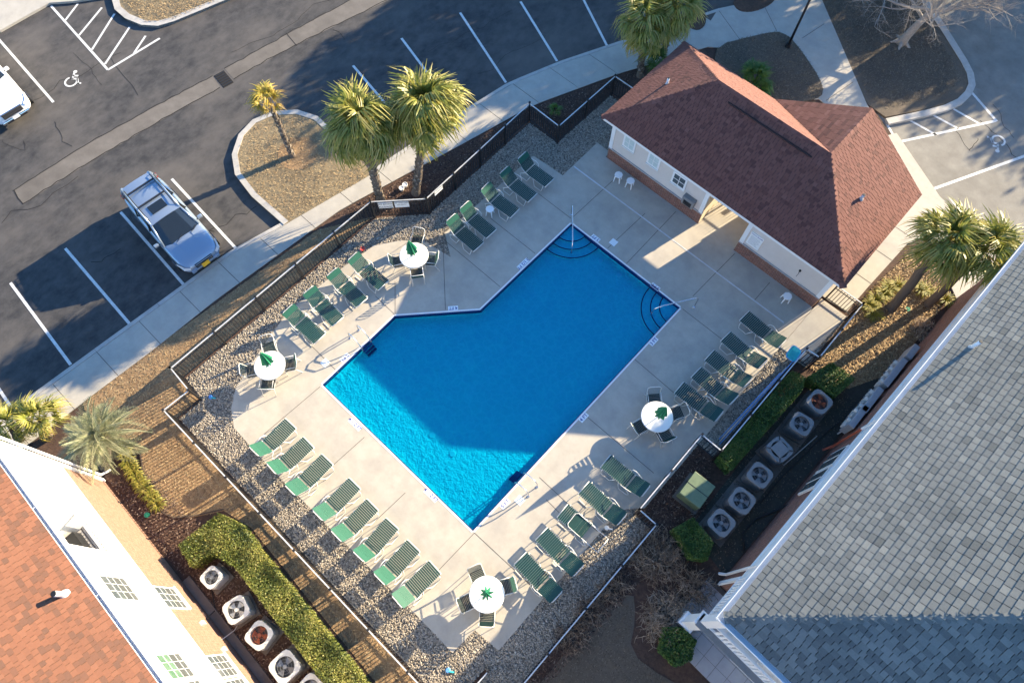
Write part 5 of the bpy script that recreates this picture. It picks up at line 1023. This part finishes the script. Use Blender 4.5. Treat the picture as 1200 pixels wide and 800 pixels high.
def fan_palm(base, top, r0, r1, n, label, leaf='palm_leaf', scale=1.0, emin=-40, emax=78, group='fan palms', dead=2, boots=True):
    e = empty('fan_palm', (base[0],base[1],base[2])); tag(e, label, 'palm tree', group); T = Vector(top)-Vector(base)
    palm_trunk((0,0,-.05), T, r0, r1, boots).build('trunk', 'bark_palm', e)
    for k in range(n):
        f = (k+.5)/n; el = R(emax-(emax-emin)*f**.9+random.uniform(-16,16)); az = k*2.39996+random.uniform(-.3,.3); m = leaf if k < n-dead else 'palm_yellow'
        inst(random.choice(fan_var[m]), 'frond', e, T+Vector((0,0,.18*(1-f)-.05)), (random.uniform(-.6,.6), -el, az), scale*random.uniform(.7,1.15))
    return e
def pz(px_, h):  return (*S(*px_, h), h)
fan_palm((*S(343,183),0), pz((318,125),2.5), .12, .10, 11, 'thin young palm with yellowing lopsided fronds on the lot island', 'palm_yellow', .8, 25, 80)
fan_palm((*S(447,238),-.04), pz((424,150),3.75), .19, .17, 84, 'thick palm with criss-cross bark beside the no diving sign', 'palm_leaf', 1.28)
fan_palm((*S(487,226),-.04), pz((498,130),3.8), .18, .15, 88, 'palm with a yellow hanging frond beside the white pots', 'palm_leaf', 1.34, dead=4)
fan_palm((*S(750,88),-.04), pz((757,28),2.5), .16, .14, 38, 'slender palm behind the clubhouse end, nearer the stall lines', 'palm_leaf', 1.15)
fan_palm((*S(777,62),-.04), pz((789,17),2.6), .16, .14, 38, 'slender palm behind the clubhouse end, nearer the planter islands', 'palm_leaf', 1.15)
fan_palm((*S(1045,361),-.03), pz((1106,285),3.5), .20, .17, 44, 'thick leaning palm by the picket gate, dark bark', 'palm_leaf', 1.15, -12, 80, boots=False)
fan_palm((*S(1088,357),-.03), pz((1150,295),3.5), .18, .15, 44, 'leaning palm crowding the grey roof eave', 'palm_leaf', 1.2, -12, 80, boots=False)
fan_palm((*S(22,516),-.04), pz((16,500),1.3), .15, .13, 18, 'low yellow-green fan palm at the white building corner, furthest along the walk', 'palm_leaf', .75, 0, 75)
fan_palm((*S(56,512),-.04), pz((50,492),1.4), .15, .13, 20, 'low yellow-green fan palm between the feathery palm and the walk', 'palm_leaf', .8, 0, 75)
fan_palm((*S(884,100),.02), pz((884,98),.25), .10, .10, 22, 'trunkless bright green fan palm clump behind the clubhouse roof', 'palm_green', .85, 5, 80, dead=0)
fan_palm((*S(772,78),-.04), pz((772,77),.3), .08, .08, 14, 'small green palm shrub at the clubhouse end', 'palm_green', .6, 5, 80, dead=0)
fan_palm((*S(651,134),-.04), pz((651,132),.15), .05, .05, 10, 'tiny green palm seedling inside the fence zigzag', 'palm_green', .36, 15, 80, dead=0)
e = empty('feather_palm', (*S(122,545),-.04)); tag(e, 'pale grey-green feather palm at the corner of the white building', 'palm tree'); T = Vector(pz((124,515),1.35))-Vector(e.location); palm_trunk((0,0,-.05), T, .2, .17).build('trunk', 'bark_palm', e)
for k in range(30): f = (k+.5)/30; inst(random.choice(pin_var), 'frond', e, T+Vector((0,0,.1)), (random.uniform(-.25,.25), -R(62-72*f), k*2.39996), random.uniform(.75,1.0))
# clumps of strap leaves
def clump(px_, n, ln, m, label, group):
    x, y = S(*px_); e = empty('edging_plant', (x,y,-.045)); tag(e, label, 'plant', group); mb = MB()
    for k in range(n):
        a = random.uniform(0,6.28); l = ln*random.uniform(.6,1.1); sd2 = Vector((-math.sin(a),math.cos(a),0))*.014; d = Vector((math.cos(a),math.sin(a),0)); o_ = d*random.uniform(0,.08); tn = min(1,max(0,random.gauss(.5,.25)))
        p = [o_, o_+d*l*.35+Vector((0,0,l*.6)), o_+d*l*.8+Vector((0,0,l*.62)), o_+d*l*1.1+Vector((0,0,l*.35))]
        mb.add([p[0]-sd2,p[0]+sd2,p[1]+sd2,p[1]-sd2,p[2]+sd2,p[2]-sd2,p[3]], [(0,1,2,3),(3,2,4,5),(5,4,6)], tn)
    mb.build('leaves', m, e)['kind'] = 'stuff'; MB().cyl((0,0,0), .06, .03, .06, 8).build('crown', m, e)
for i, q in enumerate(((1040,338),(1050,336),(1025,352),(1022,369),(1035,345),(1078,340),(1086,342),(1107,352),(1018,360))): clump(q, 60, .42, 'leaf_gold', 'yellow-green arching lily clump between the leaning palms and the walk', 'lily clumps under the leaning palms')
for i in range(13):
    t = i/12; clump((146+40*t**1.6, 523+68*t), 60, .30, 'leaf_gold', 'bright green grassy clump in the curved edging row beside the feather palm', 'grassy edging row')
# hedges: leaves through a box volume, twigs inside
def hedge(poly, h, n_m2, label, m='leaf', leaf=.055, group=None, cat='hedge', z0=-.04):
    e = empty('clipped_hedge', (0,0,0)); tag(e, label, cat, group); P = np.array(poly); area = abs(sum(poly[i][0]*poly[(i+1)%len(poly)][1]-poly[(i+1)%len(poly)][0]*poly[i][1] for i in range(len(poly))))/2
    q = scatter(poly, n_m2*1.0); zt = h+.05*np.sin(q[:,0]*4.1+q[:,1]*2)+.05*np.sin(q[:,1]*3.3-q[:,0]*1.7+1)-np.abs(rng.normal(0,.07,len(q))); pos = np.c_[q, z0+zt]; kind = np.zeros(len(q)); nrm_ = np.tile((0,0,1.),(len(q),1))
    L2 = [pos]; N2 = [nrm_]
    for i in range(len(poly)):
        a, b = np.array(poly[i]), np.array(poly[(i+1)%len(poly)]); ln = np.linalg.norm(b-a); k = int(ln*h*n_m2*.7); t = rng.uniform(0,1,k); dd = (b-a)/ln; nn = np.array((dd[1],-dd[0])); c = P.mean(0)
        if nn @ ((a+b)/2-c) < 0: nn = -nn
        off = -np.abs(rng.normal(0,.05,k))+.02; pp_ = a+(b-a)*t[:,None]+nn*off[:,None]; L2.append(np.c_[pp_, z0+rng.uniform(.08,1,k)*h]); N2.append(np.tile((nn[0],nn[1],.3),(k,1)))
    pos = np.concatenate(L2); N = np.concatenate(N2); n = len(pos); N = N+rng.normal(0,.55,(n,3)); N /= np.linalg.norm(N,axis=1)[:,None]; A_ = np.cross(N, rng.normal(0,1,(n,3))); A_ /= np.linalg.norm(A_,axis=1)[:,None]; B_ = np.cross(N, A_); l = rng.uniform(.7,1.2,n)[:,None]*leaf
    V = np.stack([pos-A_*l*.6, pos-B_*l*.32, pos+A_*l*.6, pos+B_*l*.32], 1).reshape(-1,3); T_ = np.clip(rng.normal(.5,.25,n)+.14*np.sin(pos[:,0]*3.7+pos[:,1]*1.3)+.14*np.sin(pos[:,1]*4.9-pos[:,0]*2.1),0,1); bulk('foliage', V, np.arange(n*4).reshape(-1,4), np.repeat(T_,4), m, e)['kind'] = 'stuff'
    c = P.mean(0); inner = [(c[0]+(p[0]-c[0])*1.0, c[1]+(p[1]-c[1])*1.0) for p in poly]
    core = MB(); tw = scatter(poly, 14)
    for x, y in tw: core.tube([(x,y,z0),(x+random.gauss(0,.06),y+random.gauss(0,.06),z0+h*.55),(x+random.gauss(0,.12),y+random.gauss(0,.12),z0+h*.92)], [.014,.01,.004], 4, .3)
    core.build('stems', 'twig', e)['kind'] = 'stuff'
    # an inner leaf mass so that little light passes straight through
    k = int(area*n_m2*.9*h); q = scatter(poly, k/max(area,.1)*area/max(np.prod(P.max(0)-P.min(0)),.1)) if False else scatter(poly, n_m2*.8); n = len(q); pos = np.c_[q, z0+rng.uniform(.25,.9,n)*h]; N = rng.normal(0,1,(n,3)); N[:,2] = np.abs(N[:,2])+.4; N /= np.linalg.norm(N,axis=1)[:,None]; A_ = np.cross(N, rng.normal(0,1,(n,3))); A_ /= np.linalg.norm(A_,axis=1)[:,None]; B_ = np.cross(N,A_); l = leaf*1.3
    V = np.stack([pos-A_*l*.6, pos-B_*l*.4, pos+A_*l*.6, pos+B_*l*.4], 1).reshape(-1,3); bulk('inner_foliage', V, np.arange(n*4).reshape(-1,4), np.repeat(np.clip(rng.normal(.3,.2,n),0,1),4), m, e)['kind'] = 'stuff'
    return e
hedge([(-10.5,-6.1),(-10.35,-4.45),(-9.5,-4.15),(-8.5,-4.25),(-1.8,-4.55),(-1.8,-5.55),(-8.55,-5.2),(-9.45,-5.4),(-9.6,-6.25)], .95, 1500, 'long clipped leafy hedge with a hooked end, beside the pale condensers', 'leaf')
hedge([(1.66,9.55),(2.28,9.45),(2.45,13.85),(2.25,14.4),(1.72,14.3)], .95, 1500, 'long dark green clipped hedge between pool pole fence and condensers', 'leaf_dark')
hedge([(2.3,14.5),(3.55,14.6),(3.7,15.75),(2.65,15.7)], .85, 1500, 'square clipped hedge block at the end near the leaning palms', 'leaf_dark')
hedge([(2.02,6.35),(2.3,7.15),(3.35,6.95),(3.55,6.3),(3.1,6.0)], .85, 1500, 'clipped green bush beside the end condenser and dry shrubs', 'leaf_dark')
hedge([(S(770,762)[0],S(770,762)[1]),S(775,735),S(795,735),S(812,750),S(806,772),S(788,780)], .6, 900, 'low bronze-green shrub at the white column base', 'leaf_dark', .07)
# leafless shrubs: tangles of twigs
def dry_shrub(px_, rx, ry, h, n, label, pale=.5):
    x, y = S(*px_); e = empty('dry_shrub', (x,y,-.045)); tag(e, label, 'shrub', 'leafless shrubs by the brown lawn'); mb = MB(); stem = MB()
    for k in range(n):
        a = random.uniform(0,6.28); r_ = math.sqrt(random.random()); p = Vector((rx*.75*r_*math.cos(a), ry*.75*r_*math.sin(a), 0)); d = Vector((math.cos(a)*r_*.6+random.gauss(0,.3), math.sin(a)*r_*.6+random.gauss(0,.3), 1)).normalized(); tn = min(1,max(0,random.gauss(pale,.25))); pts = [p]; ln = h*random.uniform(.6,1.1)
        for q in range(3): d = (d+Vector((random.gauss(0,.5),random.gauss(0,.5),random.gauss(-.25,.25)))).normalized(); p = p+d*ln/2.6; p.z = max(p.z,.03); pts.append(p.copy())
        mb.tube(pts, [.012,.010,.008,.005], 3, tn, False)
        for q in pts[1:]:
            for _ in range(2): d2 = Vector((random.gauss(0,1),random.gauss(0,1),random.gauss(.2,.5))).normalized(); mb.tube([q, q+d2*random.uniform(.08,.22)], [.007,.003], 3, min(1,tn+.15), False)
    mb.build('twigs', 'twig', e)['kind'] = 'stuff'
    for k in range(5): stem.tube([(random.gauss(0,rx*.2),random.gauss(0,ry*.2),-.03),(random.gauss(0,rx*.35),random.gauss(0,ry*.35),h*.5)], [.03,.015], 5, .2)
    stem.build('stems', 'bark_dark', e)
for q, rx, ry, h, n, l, pl_ in (((770,652),.95,.85,.6,330,'wide brown leafless shrub between fence corner and clipped bush',.4),((783,725),.8,.95,.6,330,'straw-pale leafless shrub by the paved porch',.6),((815,690),.6,.5,.5,140,'small grey leafless shrub at the brick corner',.35),((716,690),.45,.7,.4,110,'thin dark leafless shrub against the fence, higher up the lawn edge',.3),((690,716),.4,.5,.4,80,'thin dark leafless shrub against the fence, between two others',.3),((672,745),.45,.8,.4,100,'thin dark leafless shrub against the fence, lowest along the lawn edge',.3),((1080,385),.35,.4,.4,80,'small pale leafless shrub by the blue-grey cabinet',.8)): dry_shrub(q, rx, ry, h, n, l, pl_)
# bare pale tree on the back lawn
def bare_tree(base, label, H_=7.5):
    e = empty('bare_tree', base); tag(e, label, 'tree'); tr = MB(); br = MB(); rd = random.Random(12)
    top = Vector((.35,.35,1.9)); tr.tube([(0,0,-.1),(.05,.06,.4),(.15,.18,1.1),top], [.30,.21,.18,.15], 12); 
    for k in range(5): a = R(72*k); tr.tube([(.0,0,.25),(.4*math.cos(a),.4*math.sin(a),0),(.7*math.cos(a),.7*math.sin(a),-.08)], [.14,.08,.03], 6)
    tr.build('trunk', 'bark_pale', e, True)
    def grow(p, d, ln, r, dep):
        pts = [p]; q = p.copy(); dd = d.copy()
        for _ in range(4): dd = (dd+Vector((rd.gauss(0,.16),rd.gauss(0,.16),rd.gauss(.02,.12)))).normalized(); q = q+dd*ln/4; pts.append(q.copy())
        br.tube(pts, [r*(1-.13*i) for i in range(5)], 6 if dep < 2 else 4, .5, False)
        if dep >= 4: return
        for i in range(1,5):
            for _ in range(2 if dep < 3 else 1):
                if rd.random() < .85: ax = Vector((rd.gauss(0,1),rd.gauss(0,1),rd.gauss(.15,.5))).normalized(); grow(pts[i], (dd*.7+ax*.8).normalized(), ln*rd.uniform(.5,.72), r*.5*(1-.1*i), dep+1)
    for k in range(5): a = R(72*k+20); grow(top-Vector((0,0,.3*(k%3))), Vector((math.cos(a)*.9,math.sin(a)*.9,.25)).normalized(), 2.6, .085, 0)
    br.build('branches', 'bark_pale', e)
bare_tree((*S(1056,50),-.02), 'bare pale-barked tree leaning over the back lawn kerb')
# leafy trees standing along the far side of the lots; they throw the long shade over the road
def leafy_tree(x, y, H_, R_, label, n=9000, m='leaf_dark', seed=1, leaf=.30):
    e = empty('leafy_tree', (x,y,-.12)); tag(e, label, 'tree', 'evergreen trees across the lot'); rd = random.Random(seed); g_ = np.random.default_rng(seed); tr = MB(); ch_ = H_*.38
    tr.tube([(0,0,-.05),(.1,.05,ch_*.5),(0,.1,ch_),(.1,0,H_*.75)], [.34,.27,.22,.08], 10); tr.build('trunk', 'bark_dark', e, True); lb = MB(); cl = []
    for k in range(16):
        a = rd.uniform(0,6.28); z = rd.uniform(.42,.95)*H_; rr = R_*math.sin(math.pi*min(1,max(.08,(z/H_-.30)/.75)))**.7*rd.uniform(.45,.9); c = Vector((rr*math.cos(a),rr*math.sin(a),z)); cl.append((c,rd.uniform(.28,.42)*R_)); lb.tube([(0,.05,min(z*.7,H_*.6)),c*.55+Vector((0,0,z*.42)),c], [.10,.06,.02], 5, .3)
    lb.build('limbs', 'bark_dark', e); V = []; T_ = []
    for c, r_ in cl:
        k = n//16; d = g_.normal(0,1,(k,3)); d /= np.linalg.norm(d,axis=1)[:,None]; pos = np.array(c)+d*(r_*g_.uniform(.3,1,(k,1))**.6); N = d+g_.normal(0,.6,(k,3)); N /= np.linalg.norm(N,axis=1)[:,None]; A_ = np.cross(N,g_.normal(0,1,(k,3))); A_ /= np.linalg.norm(A_,axis=1)[:,None]; B_ = np.cross(N,A_); l = g_.uniform(.7,1.2,(k,1))*leaf
        V.append(np.stack([pos-A_*l*.6,pos-B_*l*.35,pos+A_*l*.6,pos+B_*l*.35],1)); T_.append(np.clip(g_.normal(.45,.25,k),0,1))
    V = np.concatenate(V).reshape(-1,3); T_ = np.concatenate(T_); bulk('crown', V, np.arange(len(V)).reshape(-1,4), np.repeat(T_,4), m, e)['kind'] = 'stuff'
for i, (x, y, H_, R_) in enumerate(((-15.6,38.5,8.2,4.4),(-9.8,40,9.2,4.5),(-12.5,44.5,9.6,4.6),(-4.6,43,9.6,2.8),(-16.6,43.5,9.2,4.0),(5,55,7.6,4.2),(-7,38.5,8.4,2.2),(11,56,8.0,4.5),(.5,55,7.6,3.8),(-5.5,52,9.6,4.6))):
    leafy_tree(x, y, H_, R_, f'dense evergreen tree across the lot, {ordn(i)} built crown in the shade row' if False else ['broad evergreen tree across the lot, beside the drive','broad evergreen tree across the lot, standing between two taller crowns','tallest evergreen tree in the back row across the lot','slim evergreen tree across the lot towards the hatched aisle','rounded evergreen tree at the drive end of the back row','low evergreen tree across the lot behind the wheelchair bay','smallest evergreen tree in the front row across the lot','wide low evergreen tree at the far end of the pale lot','compact evergreen tree facing the back lawn kerb','bushy evergreen tree facing the middle of the back lawn'][i], seed=i+3)
